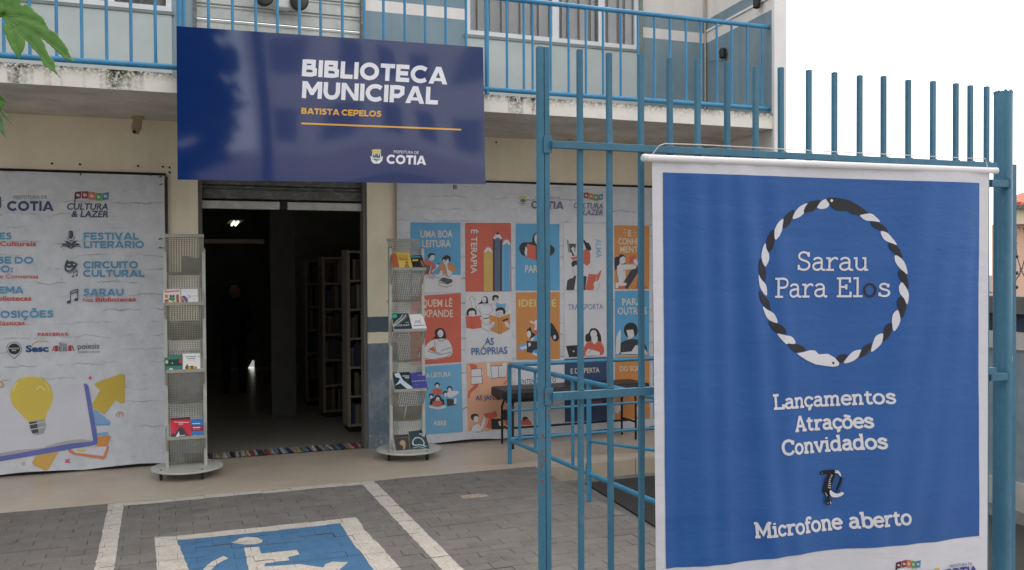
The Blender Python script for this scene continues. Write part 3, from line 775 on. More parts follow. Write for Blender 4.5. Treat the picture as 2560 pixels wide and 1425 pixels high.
# windows of the upper storey
def window(x0, x1, z0, z1, mull, jamb=None):
    w = MB(); y0, y1 = 8.40, 8.47
    w.box(x0, x1, y0 - .012, y1, z0, z0 + .045).box(x0, x0 + .045, y0, y1, z0 + .045, z1).box(x1 - .045, x1, y0, y1, z0 + .045, z1).box(x0, x1, y0, y1, z1, z1 + .04)
    for m in mull: w.box(m - .035, m + .035, y0 + .01, y1 - .01, z0 + .045, z1)
    f = w.build('window', M['white_alu'], lib)
    MB().box(x0 - .02, x1 + .02, 8.375, 8.40, z0 - .028, z0).build('sill', M['dark_alu'], f)
    ed = [x0 + .045] + [m for m in mull] + [x1 - .045]
    for a, c in zip(ed[:-1], ed[1:]): MB().box(a + (.036 if a in mull else 0), c - (.036 if c in mull else 0), 8.428, 8.432, z0 + .046, z1 - .001).build('pane', M['glass'], f)
    g = MB(); n = int((x1 - x0) / .0275); vs = []; fs = []
    for i in range(n + 1):
        x = x0 + .05 + (x1 - x0 - .1) * i / n; yy = 8.475 + .007 * math.sin(i * 1.35) + .005 * math.sin(i * .47)
        vs += [(x, yy, z0 + .06), (x, yy, z1)]
    fs = [(2 * i, 2 * i + 2, 2 * i + 3, 2 * i + 1) for i in range(n)]
    g.add(vs, fs, 0, True).build('curtain', M['curtain'], f)
    x = x0 + .12
    me = MB().tube([(0, 8.415, z0 + .045), (0, 8.415, z1)], .006, 6).mesh('grille_bar', M['steelgrey'])
    k = 0
    while x < x1 - .05:
        o = link('grille_bar', me, f); o.location = (x - lib.location.x - f.location.x * 0 , 0, 0)
        o.location = Vector((x, 0, 0)); 
        o.location.x = x; k += 1; x += .125 if k % 3 else .07
    MB().box(x0, x1, 8.57, 8.60, z0, z1).build('window_backing', M['room'], f)
    if jamb: MB().box(x1, x1 + .035, 8.37, 8.40, z0 - .03, z1).build('jamb', M['dark_alu'], f)
    return f
for c in (): pass
window(2.735, 4.61, 3.92, 5.2, [3.68, 4.19], True)
window(-2.2, .085, WB, 5.2, [-1.0, -.40])
# roller shutters
def shutter(x0, x1, y, z0, z1, mat, pitch=.122):
    g = MB(); g.box(x0, x0 + .03, y - .06, y + .02, z0, z1).box(x1 - .03, x1, y - .06, y + .02, z0, z1)
    f = g.build('roller_shutter', M['galv_dark'], lib)
    prof = [(0, 0), (.012, .006), (.012, .080), (0, .088), (0, .094), (.010, .100), (.010, .112), (0, .118)]
    vs = []; 
    for x in (x0 + .031, x1 - .031):
        for d, h in prof: vs.append((x, -d, h * pitch / .122))
    n = len(prof); fs = [(i, i + 1, n + i + 1, n + i) for i in range(n - 1)]
    me = MB().add(vs, fs).mesh('slat', mat)
    z = z0
    while z < z1 - .02:
        o = link('slat', me, f); o.location = Vector((0, y, z)) ; z += pitch
    return f
sh1 = shutter(.26, 1.75, 8.45, 3.10, 5.35, M['galv'], .128)
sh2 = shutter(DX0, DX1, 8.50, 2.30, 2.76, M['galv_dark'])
b = MB(); xm = (DX0 + DX1) / 2
for q0, q1 in ((DX0 + .035, xm - .04), (xm + .03, DX1 - .035)): MB().box(q0, q1, 8.475, 8.50, 2.212, 2.282, bev=.004).build('shutter_bottom_rail', M['galv'], sh2)
MB().box(xm - .04, xm + .03, 8.48, 8.50, 2.22, 2.29).build('shutter_lock', M['black_metal'], sh2)
MB().box(DX0 + .001, DX0 + .035, 8.42, 8.56, 0, 2.75).build('shutter_guide', M['steelgrey'], sh2)
MB().box(DX1 - .035, DX1 - .001, 8.42, 8.56, 0, 2.75).build('shutter_guide', M['steelgrey'], sh2)
# small things fixed to the walls
def ys(o_list): pass
b = MB()
b.tube([(5.395, 8.375, 3.1), (5.39, 8.37, 6.2)], .011, 8); b.build('downpipe', simple('beige_pipe', (.42, .37, .30), .6), lib)
b = MB(); b.prism([(5.405, 8.39, 4.168), (5.278, 7.11, 4.168), (5.291, 7.11, 4.168), (5.418, 8.39, 4.168)], (0, 0, .022)).build('conduit', M['band_white'], lib)
for px, py in ((130, 409), (200, 411), (345, 415), (407, 417), (424, 419), (424, 431), (1240, 356)):
    p = at_y(px, py, 8.40); MB().lathe(p, [(.0, -.012), (.009, -.01), (.009, .0)], 8, 'y').build('wall_plug', M['black'], lib)

# emergency lamp unit on the upper shutter
em = empty('emergency_lamp', (1.0, 8.4, 4.03), label='white emergency light unit with two round black lamp heads on the upper shutter', category='lamp')
MB().box(.94, 1.07, 8.30, 8.42, 3.985, 4.2, bev=.012).build('housing', M['white_pl'], em)
for x, z in ((.845, 4.055), (1.145, 4.045)):
    h = MB().lathe((x, 8.26, z), [(.03, .12), (.068, .09), (.082, .02), (.082, 0), (.074, -.004)], 24, 'y').build('lamp_head', M['black'], em)
    MB().lathe((x, 8.255, z), [(.0, -.006), (.045, -.003), (.066, .001)], 24, 'y').build('lens', simple('smoky_lens', (.05, .05, .045), .15), h)
# floodlights on the wing wall
for k, (px, py, lab) in enumerate(((1817, 130, 'small black spotlight with trailing cable on the slate blue side wall of the balcony'), (1903, 4, 'small dark lamp high at the outer end of the balcony side wall'))):
    p = at_x(px, py, 5.375 if k == 0 else 5.30); e = empty('spotlight', p, label=lab, category='spotlight')
    MB().lathe((p.x - .05, p.y, p.z - .02), [(.018, -.05), (.034, -.04), (.036, .03), (.022, .055)], 16).build('lamp_body', M['black'], e)
    MB().tube([(p.x - .05, p.y, p.z + .03), (p.x, p.y + .01, p.z + .03)], .007, 8).build('bracket', M['steelgrey'], e)
    if k == 0:
        q = [at_x(x, y, 5.378) for x, y in ((1815, 148), (1800, 150), (1785, 152), (1772, 157))]
        MB().tube([(p.x - .05, p.y, p.z - .05)] + q, .0035, 6).build('cable', M['steelgrey'], e)
# dome cameras
for px, py, y, lab in ((345, 292, 8.25, 'yellowed dome camera under the balcony ceiling left of the sign'), (1427, 322, 8.3, 'small camera under the balcony ceiling right of the sign')):
    p = at_y(px, py, y); s = 1 if px < 1000 else .55
    e = empty('security_camera', p, label=lab, category='camera')
    MB().lathe((p.x, p.y, 2.949), [(.05 * s, 0), (.05 * s, -.018), (.032 * s, -.03)], 20).build('mount', M['cream_pl'], e)
    MB().tube([(p.x, p.y, 2.93), (p.x - .012, p.y - .01, 2.93 - .07 * s), (p.x - .02, p.y - .025, 2.93 - .12 * s)], [.034 * s, .040 * s, .026 * s], 14).build('camera_body', M['cream_pl'], e)
    MB().tube([(p.x - .022, p.y - .03, 2.93 - .105 * s), (p.x - .03, p.y - .045, 2.93 - .115 * s)], .014 * s, 12).build('lens', M['black'], e)

# =================================================================== BALCONY RAILING
rl = empty('balcony_railing', (2, 7.14, 3.09), label='sky blue tube railing along the edge of the upper balcony', category='railing')
YR = 7.14
MB().tube([(-6, YR, 3.148), (5.285, YR, 3.148)], .021, 12).build('bottom_rail', M['rail_blue'], rl)
MB().tube([(-6, YR, 3.905), (5.285, YR, 3.905)], .021, 12).build('top_rail', M['rail_blue'], rl)
pxs = [10, 75, 142, 205, 267, 328, 389, 461, 523, 583, 641, 695, 750, 803, 857, 912, 960, 1013, 1064, 1115, 1166, 1268, 1310, 1332, 1377, 1422, 1465, 1508, 1552, 1595, 1636, 1675, 1715, 1752, 1792, 1829, 1868, 1905]
bar_me = MB().tube([(0, 0, 3.150), (0, 0, 3.903)], .0115, 8).mesh('bar', M['rail_blue'])
for px in pxs:
    x = at_y(px, 137 if px < 500 else 210, YR).x
    o = link('bar', bar_me, rl); o.location = Vector((x, YR, 0)) - rl.location
x = at_y(10, 137, YR).x
while x > -5.8:
    x -= .16; o = link('bar', bar_me, rl); o.location = Vector((x, YR, 0)) - rl.location
post_me = MB().tube([(0, 0, 3.085), (0, 0, 3.90)], .019, 10).mesh('post', M['rail_blue'])
for px in (449, 1217):
    o = link('post', post_me, rl); o.location = Vector((at_y(px, 150, YR).x, YR, 0)) - rl.location
# =================================================================== BLUE SIGN
YS = 6.975
sg = empty('library_sign', (1.26, YS, 2.9), label='large glossy dark blue sign with white library lettering hung on the balcony front', category='sign')
c4 = [at_y(441, 65, YS), at_y(1208, 118, YS), at_y(1214, 461, YS), at_y(444, 449, YS)]
def sign_wave(x, z):
    return .0030 * math.sin(x * 2.6 + .6) * math.cos(z * 2.0) + .0013 * math.sin(x * 5.3 + z * 2.6)
nx, nz = 60, 28; vs = []; fs = []
for j in range(nz + 1):
    for i in range(nx + 1):
        a = c4[0].lerp(c4[1], i / nx); c = c4[3].lerp(c4[2], i / nx); p = a.lerp(c, j / nz)
        vs.append((p.x, YS + sign_wave(p.x, p.z), p.z))
for j in range(nz):
    for i in range(nx): q = j * (nx + 1) + i; fs.append((q, q + 1, q + nx + 2, q + nx + 1))
def make_signblue():
    t = NT('glossy_dark_blue_vinyl'); p = t.pos(); x = t.sep(p)[0]
    c = t.mix(t.ramp(x, .1, 2.4), (.007, .028, .135), (.010, .032, .130))
    return t.out(c, .055, 0, .9, Coat_Weight=.10, Coat_Roughness=.05)
MB().add(vs, fs, 0, True).build('sign_face', make_signblue(), sg)
MB().prism([c4[0] + Vector((.006, .022, -.006)), c4[1] + Vector((-.006, .022, -.006)), c4[2] + Vector((-.006, .022, .006)), c4[3] + Vector((.006, .022, .006))], (0, .03, 0)).build('sign_frame', M['steelgrey'], sg)
b = MB()
for x in (.5, 1.26, 2.1):
    for z in (3.0, 3.2): MB().box(x - .02, x + .02, YS + .053, 7.078 if z < 3.1 else 7.118, z, z + .03).build('bracket', M['steelgrey'], sg)
q = at_y(1141, 461, YS); MB().box(q.x - .012, q.x + .012, YS + .02, YS + .05, q.z - .035, q.z - .001).build('fixing_lug', M['steelgrey'], sg)
def sm(px, py, k):
    p = at_y(px, py, YS); p.y = YS + sign_wave(p.x, p.z) - .001 - k / 1000 * .6; return p
SW = (.82, .83, .88); SO = (.80, .42, .04)
A = Art(sm, base=1.2, step=.15, maxlen=60)
A.block('BIBLIOTECA', (754, 190), (1118, 211.5), 42, SW, h2=43)
A.block('MUNICIPAL', (754, 245), (1094, 261.5), 42.5, SW, h2=43)
A.block('BATISTA CEPELOS', (753, 284.5), (953, 292.5), 15, SO, .22)
A.line([(753, 308.6), (1153, 324.3)], 4.2, SO)
A.text('PREFEITURA DE', (984, 383), (1046, 385.5), 7.2, SW, -.004)
A.block('COTIA', (966, 409), (1064.5, 412.5), 22.5, SW)
def crest(A, cx, cy, w, light=True):
    s = w / 30; f = lambda pts: [(cx + x * s, cy + y * s) for x, y in pts]
    A.poly(f([(-12, -17), (-6, -19), (0, -18.5), (6, -19), (12, -17), (10, -9), (-10, -9)]), (.62, .50, .12))
    A.poly(f([(-15, -1), (-12, -1), (-10, 8), (0, 13), (10, 8), (12, -1), (16, -1), (14, 10), (7, 17), (-7, 17), (-13, 10)]), SW if light else (.5, .5, .45))
    A.poly(f([(-11, -9), (11, -9), (10.5, 5), (6, 10.5), (0, 12), (-6, 10.5), (-10.5, 5)]), SW if light else (.6, .6, .6))
    A.poly(f([(-9.5, -8), (9.5, -8), (9, 2), (-9, 2)]), (.07, .10, .18)); A.ell(cx - 5 * s, cy - 5 * s, 1.6 * s, 1.6 * s, SW); A.ell(cx + 5 * s, cy - 5 * s, 1.6 * s, 1.6 * s, SW)
    A.poly(f([(-9, 2), (9, 2), (7, 8), (0, 11), (-7, 8)]), (.05, .32, .12)); A.line(f([(-8, 4), (-3, 3), (3, 5), (8, 4)]), 1.6 * s, SW, True)
crest(A, 941, 392, 30)
A.build('lettering', M['sign_print'], sg)

# =================================================================== PRINTED MURALS ON THE WALL
YM = 8.355
def mw(x, z, edge=0):
    return .0035 * math.sin(x * 4.2 + z * 1.3) + .003 * math.sin(x * 1.7 - z * 2.9 + 1) + .0014 * math.sin(x * 8 + z * 5)
def mw_sag(x, z):
    d = math.exp(-max(0, z) * 5)           # loose folds near the bottom hem
    return mw(x, z) - d * (.012 * math.sin(x * 6.3 + 1.2) ** 2 + .0025 * math.sin(x * 13 + z * 20))
def mural_mapper(px, py, k):
    p = at_y(px, py, YM); p.y = YM + mw_sag(p.x, p.z) - .0024 - k / 1000 * .7; return p
def mural_sheet(name, x0, x1, z0, z1, parent, nxx, nzz, hem=0):
    vs = []; fs = []
    for j in range(nzz + 1):
        for i in range(nxx + 1):
            x = x0 + (x1 - x0) * i / nxx; z = z0 + (z1 - z0) * j / nzz
            zz = z + (hem * abs(math.sin((x - .1) * math.pi / .74)) * .018 if j == 0 else 0)
            vs.append((x, YM + mw_sag(x, z), zz))
    for j in range(nzz):
        for i in range(nxx): q = j * (nxx + 1) + i; fs.append((q, q + 1, q + nxx + 2, q + nxx + 1))
    return MB().add(vs, fs, 0, True).build(name, M['mural'], parent)
def ties(parent, pts):
    for (px, py, dx, dy) in pts:
        p = at_y(px, py, 8.33); q = at_y(px + dx, py + dy, 8.385)
        MB().tube([p, (p + q) / 2 + Vector((0, -.012, 0)), q], .0045, 6).build('cable_tie', M['black'], parent)
# left mural
ml = empty('events_mural', (-1, YM, 0), label='white brick print banner left of the door listing cultural events, with yellow bulb and book', category='banner')
mural_sheet('printed_sheet', -3.2, .012, .012, 2.475, ml, 120, 60, 1)
for q_ in (MB().tube([(-3.2, 8.375, 2.487), (.025, 8.375, 2.487)], .012, 8), MB().tube([(.028, 8.378, 2.47), (.028, 8.378, .02)], .010, 8), MB().box(-3.2, .015, 8.372, 8.392, .004, .03)): q_.build('mounting_bar', M['black_metal'], ml)
ties(ml, [(201, 438, 1, -9), (377, 440, -4, -9), (398, 443, 9, -4), (399, 462, 10, -3), (397, 598, 10, -2), (398, 619, 9, 1), (106, 1186, 4, 9), (253, 1177, 1, 9), (398, 1168, 3, 9)])
TB = (.11, .32, .50); TR = (.58, .10, .08)
A = Art(mural_mapper, base=1, step=.2, maxlen=24)
A.poly([(-6, 492), (3, 492), (4, 518), (-6, 524)], (.08, .10, .17))
A.text('PREFEITURA DE', (34, 497.5), (118, 497), 8.6, (.16, .17, .22), -.004)
A.block('COTIA', (18, 527.2), (134.5, 527.6), 24.3, (.05, .075, .16))
A.text('CULTURA', (166.5, 524), (270, 524.4), 15.5, (.05, .075, .15), .022, shear=.16)
A.text('& LAZER', (178, 542.6), (271, 543), 15.5, (.05, .075, .15), .022, shear=.16)
def flag(A, F):
    q = [[(1148, 125), (1240, 112), (1232, 212), (1140, 235)], [(1252, 112), (1348, 112), (1335, 225), (1245, 218)], [(1360, 118), (1452, 130), (1440, 248), (1350, 232)], [(1465, 135), (1555, 142), (1542, 258), (1452, 250)], [(1568, 140), (1662, 122), (1650, 235), (1555, 250)]]
    cs = [(.09, .035, .05), (.36, .04, .05), (.60, .19, .06), (.14, .33, .09), (.06, .24, .38)]
    A.line([F((1152, 130)), F((1135, 330))], 3, (.14, .04, .07))
    for pts, c in zip(q, cs):
        A.poly([F(p) for p in pts], c)
        cx = sum(F(p)[0] for p in pts) / 4; cy = sum(F(p)[1] for p in pts) / 4; w = abs(F(pts[1])[0] - F(pts[0])[0]) * .30
        A.ell(cx, cy, w, w * .8, W, 20, 8)
        A.ell(cx + w * .15, cy - w * .1, w * .45, w * .3, c, 0, 6)
flag(A, lambda p: (p[0] / 6.095, 460 + p[1] / 6.095))
A.text('SECRETARIA DE', (192, 505), (226, 505), 2.6, (.2, .2, .22), 0)
A.px(); A.build('printed_logos', M['print'], ml); A = Art(mural_mapper, base=1, step=.2, maxlen=24)
# microphone over book
A.frame(6.095, 0, 460)
DK = (.05, .07, .11)
A.poly([(1040, 745), (1055, 715), (1080, 708), (1105, 716), (1118, 745), (1118, 800), (1100, 832), (1080, 838), (1058, 832), (1040, 800)], DK)
for y in (745, 765, 785): A.line([(1038, y), (1066, y)], 7, (.52, .53, .57))
A.line([(1018, 805), (1030, 838), (1055, 858), (1080, 862), (1108, 856), (1130, 838), (1142, 805)], 10, DK)
A.line([(1080, 862), (1080, 935)], 8, DK)
A.poly([(980, 866), (1030, 868), (1075, 905), (1075, 950), (1040, 925)], DK); A.poly([(1180, 866), (1130, 868), (1086, 905), (1086, 950), (1120, 925)], DK)
A.poly([(932, 935), (962, 905), (1010, 908), (1075, 955), (1075, 975), (1010, 940)], DK); A.poly([(1228, 935), (1198, 905), (1150, 908), (1086, 955), (1086, 975), (1150, 940)], DK)
A.line([(918, 965), (960, 948), (1010, 950), (1080, 985), (1150, 952), (1200, 950), (1245, 965)], 9, DK)
A.px()
A.block('FESTIVAL', (209, 599.3), (347, 599.3), 18, TB, .22)
A.block('LITERÁRIO', (209, 620.3), (360.5, 620), 17.6, TB, .22)
A.block('ES', (-1, 598.5), (29.5, 598.5), 17.2, TB, .22); A.text('Culturais', (0, 615), (90, 615), 11.5, TR, .022)
A.block('BE DO', (-9, 659), (84, 659), 17.2, TB, .22); A.block('RO:', (-18, 681), (33, 681), 17.2, TB, .22)
A.text('e Conversas', (0, 696), (96, 696), 10.5, TR, .004); A.block('EMA', (-3, 733.5), (59, 733.5), 17.4, TB, .22)
A.text('bliotecas', (-4, 751.5), (79, 751.5), 11.5, TR, .022)
A.block('OSIÇÕES', (1, 795), (134.5, 793), 17.8, TB, .22); A.text('lásticas', (1, 813.5), (62, 812), 11, TR, .012)
A.block('CIRCUITO', (208, 671), (345, 670.5), 17.6, TB, .22); A.block('CULTURAL', (207.5, 692), (361, 692), 17.2, TB, .22)
A.block('SARAU', (208, 739), (309, 739), 17.6, TB, .22); A.text('Nas', (208, 754.5), (233, 754.5), 10.5, TR, .004); A.text('Bibliotecas', (239, 754), (340, 753), 10.5, TR, .022)
A.frame(3.5615, 0, 400)
A.poly([(597, 885), (615, 905), (645, 900), (665, 910), (682, 918), (684, 935), (660, 968), (630, 990), (600, 998), (580, 985), (575, 950), (583, 915)], DK)
A.poly([(600, 930), (620, 925), (632, 935), (615, 940)], (.55, .56, .60)); A.poly([(648, 928), (666, 922), (672, 930), (655, 938)], (.55, .56, .60)); A.poly([(590, 955), (620, 965), (650, 950), (625, 982), (600, 982)], (.55, .56, .60))
A.line([(690, 925), (668, 972), (630, 1002), (600, 1008)], 5, DK)
def notes(x, y, s):
    A.line([(x, y), (x, y - 60 * s), (x + 42 * s, y - 74 * s), (x + 42 * s, y - 14 * s)], 5 * s, DK); A.line([(x, y - 46 * s), (x + 42 * s, y - 60 * s)], 6 * s, DK)
    A.ell(x - 9 * s, y, 12 * s, 9 * s, DK, -20, 12); A.ell(x + 33 * s, y - 14 * s, 12 * s, 9 * s, DK, -20, 12)
notes(656, 1038, .8); notes(628, 1264, 1.55)
A.px(); A.build('event_lettering', M['print'], ml); A = Art(mural_mapper, base=1, step=.2, maxlen=24)
A.frame(6.095, 0, 760)
A.px(); A.block('PARCERIAS:', (94.3, 840.4), (172.3, 839.6), 8.4, TR, .24); A.frame(6.095, 0, 760)
A.poly([(216, 576), (262, 583), (305, 610), (330, 665), (325, 720), (285, 775), (216, 840), (148, 775), (105, 720), (97, 665), (120, 610), (165, 583)], (.06, .07, .08))
A.poly([(216, 584), (258, 590), (298, 615), (322, 668), (316, 718), (278, 768), (216, 828), (152, 768), (112, 718), (106, 668), (128, 615), (168, 590)], (.56, .57, .61))
A.ell(216, 685, 92, 84, (.025, .03, .03)); A.text('PONTOS', (140, 688), (288, 688), 20, W, .02); A.text('MIS', (182, 716), (246, 716), 20, W, .02)
A.text('Sesc', (393, 728), (742, 722), 92, (.03, .07, .19), .045)
A.line([(482, 628), (530, 590), (600, 567), (680, 565), (735, 578)], 12, (.62, .36, .10), True)
A.text('Sis', (902, 642), (1020, 640), 56, (.13, .15, .17), .012); A.text('EB', (902, 718), (1028, 716), 66, (.13, .15, .17), .014)
for pts in ([(820, 640), (838, 640), (812, 718), (796, 718)], [(840, 632), (888, 632), (888, 720), (835, 720)], [(1042, 630), (1088, 628), (1092, 712), (1042, 714)], [(1092, 628), (1108, 632), (1135, 708), (1118, 710)]): A.poly(pts, (.42, .05, .06))
A.text('poiesis', (1188, 685), (1516, 678), 84, (.09, .10, .12), .004); A.text('gestão cultural', (1192, 742), (1520, 738), 30, (.20, .21, .23), .002)
A.px(); A.build('partner_logos', M['print'], ml); A = Art(mural_mapper, base=1, step=.2, maxlen=24)
# bulb, book and arrow
A.frame(4.452, 0, 900)
YL = (.64, .50, .09); YD = (.56, .41, .07)
A.poly([(360, 1140), (400, 1060), (480, 1020), (655, 1010), (560, 1180), (535, 1215), (505, 1225), (375, 1165)], (.60, .36, .10))
A.poly([(1050, 275), (1070, 250), (1340, 155), (1385, 160), (1392, 190), (1388, 465), (1370, 482), (1340, 478), (1285, 445), (1165, 600), (1035, 530), (1030, 480), (1115, 335)], YD)
A.poly([(1040, 550), (1075, 560), (1235, 690), (1225, 715), (1075, 722), (1050, 690)], (.23, .38, .62)); A.poly([(1070, 712), (1228, 704), (1222, 720), (1074, 730)], (.12, .33, .60))
A.poly([(1078, 730), (1210, 724), (1196, 800), (1085, 815)], (.60, .60, .66)); A.poly([(1082, 812), (1202, 796), (1206, 822), (1180, 836), (1088, 838)], (.18, .42, .68))
A.poly([(1088, 850), (1215, 836), (1234, 848), (1195, 960), (1150, 972), (1060, 940)], (.62, .27, .09))
A.poly([(755, 995), (1080, 960), (1195, 950), (1214, 965), (1175, 1090), (1150, 1102), (830, 1055), (775, 1030)], (.62, .24, .12)); A.poly([(790, 985), (1190, 958), (1150, 1065), (840, 1030)], (.62, .61, .66)); A.poly([(858, 985), (970, 992), (935, 1020), (860, 1015)], (.58, .55, .12))
A.poly([(930, 262), (965, 262), (985, 285), (1090, 880), (1085, 925), (1050, 945), (-20, 1130), (-20, 1070), (480, 980), (1030, 885)], (.13, .16, .42))
A.poly([(-20, 390), (130, 365), (560, 290), (910, 262), (935, 275), (1036, 885), (1025, 905), (880, 912), (700, 935), (490, 978), (200, 1020), (-20, 1075)], (.60, .60, .65))
A.poly([(505, 960), (620, 925), (780, 890), (900, 880), (1020, 890), (1036, 905), (800, 925), (500, 980)], (.40, .40, .42)); A.poly([(-20, 1040), (200, 1000), (380, 985), (480, 975), (485, 985), (-20, 1075)], (.38, .38, .40))
A.line([(488, 560), (492, 975)], 3, (.50, .50, .55))
A.poly([(150, 290), (200, 215), (280, 182), (360, 176), (440, 188), (520, 235), (570, 300), (592, 390), (585, 450), (560, 520), (525, 585), (505, 660), (415, 672), (320, 685), (290, 660), (220, 590), (140, 500), (110, 400), (120, 340)], YL)
for pts, w in (([(240, 215), (300, 185), (380, 182), (450, 200)], 10), ([(150, 345), (160, 300), (195, 250)], 12), ([(400, 330), (450, 295), (500, 335)], 12), ([(500, 250), (530, 290), (540, 340)], 8)): A.line(pts, w, (.74, .66, .32), True)
A.poly([(320, 685), (500, 655), (515, 740), (490, 815), (420, 835), (360, 820), (335, 770)], (.34, .34, .36))
A.poly([(325, 690), (410, 680), (430, 805), (365, 815), (345, 770)], (.07, .07, .08)); A.line([(325, 720), (505, 685)], 8, (.6, .6, .62)); A.line([(335, 775), (510, 740)], 9, (.62, .62, .64))
A.line([(1010, 178), (1004, 200), (985, 195)], 16, (.60, .10, .28)); A.ell(1008, 202, 16, 16, (.60, .10, .28), 0, 6)
A.line([(728, 1105), (775, 1140)], 16, (.62, .12, .25)); A.line([(772, 1100), (728, 1142)], 16, (.62, .12, .25))
for p in ([(1300, 630), (1298, 600), (1320, 575), (1338, 585), (1325, 612)], [(1325, 635), (1330, 600), (1350, 575), (1372, 590), (1362, 625)]): A.line(p, 8, (.60, .25, .12), True)
A.ring(262, 1150, 16, 16, 6, (.60, .28, .15), 10); A.line([(-5, 245), (20, 250), (40, 290), (15, 305), (-5, 285)], 12, (.60, .3, .12), True)
A.px()
A.build('book_illustration', M['print'], ml)

# right mural
mr = empty('reading_mural', (3.6, YM, 0), label='white brick print banner right of the door with a grid of coloured pictures of readers', category='banner')
mural_sheet('printed_sheet', 2.035, 5.30, .012, 2.50, mr, 120, 60, 1)
for q_ in (MB().tube([(2.03, 8.375, 2.513), (5.30, 8.375, 2.513)], .011, 8), MB().box(2.04, 5.30, 8.372, 8.392, .004, .03)): q_.build('mounting_bar', M['black_metal'], mr)
ties(mr, [(1185, 1111, 2, 9)])
A = Art(mural_mapper, base=1, step=.2, maxlen=24)
crest(A, 1307, 503, 21, False)
A.text('PREFEITURA DE', (1338, 496), (1399, 498), 6.5, (.30, .28, .33)); A.block('COTIA', (1327, 521), (1409, 523), 19, (.16, .15, .26))
A.text('CULTURA', (1433, 520), (1508, 522), 13.5, (.16, .17, .28), .02, shear=.15); A.text('& LAZER', (1441, 537), (1508, 538), 13.5, (.16, .17, .28), .02, shear=.15)
flag(A, lambda p: (1433 + (p[0] - 1015) / 8.6, 481 + (p[1] - 112) / 7.6 + (p[0] - 1150) / 260))
A.build('printed_logos', M['print'], mr)
def tile(q, col, draw, lab=None):
    A = Art(mural_mapper, base=1, step=.2, maxlen=24); A.poly(q, col); draw(A); A.px()
    A.build('printed_picture', M['print'], mr, label=lab)
FW = (.66, .65, .66); SKN = (.64, .63, .65)
def face(A, x, y, r, hair, lk=None, glasses=False):
    A.ell(x, y, r, r * 1.15, FW, 0, 12)
    A.line([(x - r * .1, y - r * .1), (x - r * .3, y + r * .25), (x, y + r * .3)], r * .12, K); A.line([(x - r * .35, y + r * .65), (x + r * .1, y + r * .7)], r * .12, K)
    A.line([(x - r * .6, y - r * .1), (x - r * .3, y - r * .05)], r * .1, K); A.line([(x + r * .2, y - r * .1), (x + r * .5, y - r * .05)], r * .1, K)
def d11(A):
    A.frame(7.123, 1030, 540)
    A.poly([(0, 1030), (870, 1050), (868, 1360), (0, 1370)], FW)
    A.text('UMA BOA', (148, 385), (722, 380), 125, CR, .012); A.text('LEITURA', (182, 555), (690, 550), 120, CR, .012)
    A.poly([(200, 800), (300, 795), (390, 850), (400, 950), (330, 1030), (180, 1030)], RD, True); A.poly([(220, 870), (335, 885), (300, 1030), (230, 1030)], (.12, .12, .12)); A.line([(338, 885), (306, 1030)], 12, FW)
    face(A, 345, 735, 52, 0); A.poly([(280, 740), (285, 690), (320, 660), (400, 665), (405, 715), (385, 690), (330, 705), (300, 760)], K)
    A.poly([(490, 880), (560, 845), (640, 850), (760, 880), (770, 960), (720, 1010), (600, 1030), (500, 1030)], OR, True)
    A.poly([(350, 980), (470, 900), (480, 850), (420, 870), (440, 930), (360, 1000)], FW); A.poly([(450, 850), (490, 835), (470, 870)], K)
    A.poly([(500, 970), (540, 970), (545, 1030), (600, 1030), (580, 1060), (480, 1040)], FW)
    face(A, 600, 800, 55, 0); A.poly([(530, 790), (545, 730), (610, 695), (680, 720), (690, 790), (650, 815), (645, 760), (600, 790), (550, 770), (545, 810)], K)
    A.poly([(580, 830), (620, 850), (640, 950), (730, 1010), (660, 1100), (620, 1050)], FW); A.line([(600, 870), (620, 1040), (660, 1095), (725, 1015)], 5, K)
    A.poly([(480, 1140), (560, 1095), (715, 1130), (720, 1170), (635, 1215)], (.09, .09, .09)); A.line([(480, 1145), (485, 1180), (630, 1215), (715, 1175)], 6, K); A.line([(470, 1190), (475, 1235), (625, 1270), (712, 1220)], 6, K)
    A.line([(345, 1030), (440, 1095), (580, 1110), (640, 1060), (530, 1045)], 6, K); A.line([(240, 1080), (370, 1118), (395, 1095), (270, 1045)], 6, K)
tile([(1026, 556), (1151, 556.5), (1152, 731), (1026, 733)], BL, d11)
def d12(A):
    A.frame(7.123, 1030, 540)
    for x0, x1, tip, yb, c1, c2, c3 in ((1280, 1440, 520, 625, (.62, .40, .12), (.62, .40, .12), OR), (1442, 1605, 275, 390, (.05, .05, .055), (.10, .14, .21), K), (1605, 1757, 392, 490, BLT, BL, BLT)):
        xm = (x0 + x1) / 2; A.poly([(x0, yb), (x1, yb), (x1 - 2, 1338), (x0 + 2, 1338)], c1); A.poly([(x0 + 34, yb), (x1 - 34, yb), (x1 - 34, 1338), (x0 + 34, 1338)], c2)
        A.poly([(x0 + 2, yb + 8), (x0 + 42, yb - 62), (x1 - 42, yb - 62), (x1 - 2, yb + 8), (x1 - 30, yb + 28), (x1 - 60, yb), (xm, yb - 8), (x0 + 60, yb), (x0 + 30, yb + 28)], FW); A.poly([(x0 + 48, yb - 60), (xm, tip), (x1 - 48, yb - 60)], c3)
    A.px(); s = 7.123; f = lambda x, y: (1030 + x / s, 540 + y / s)
    A.text('É TERAPIA', f(1052, 240), f(1048, 1025), 15, FW, .014)
tile([(1163, 557), (1277, 557.5), (1279, 728.5), (1164, 729)], RD, d12)
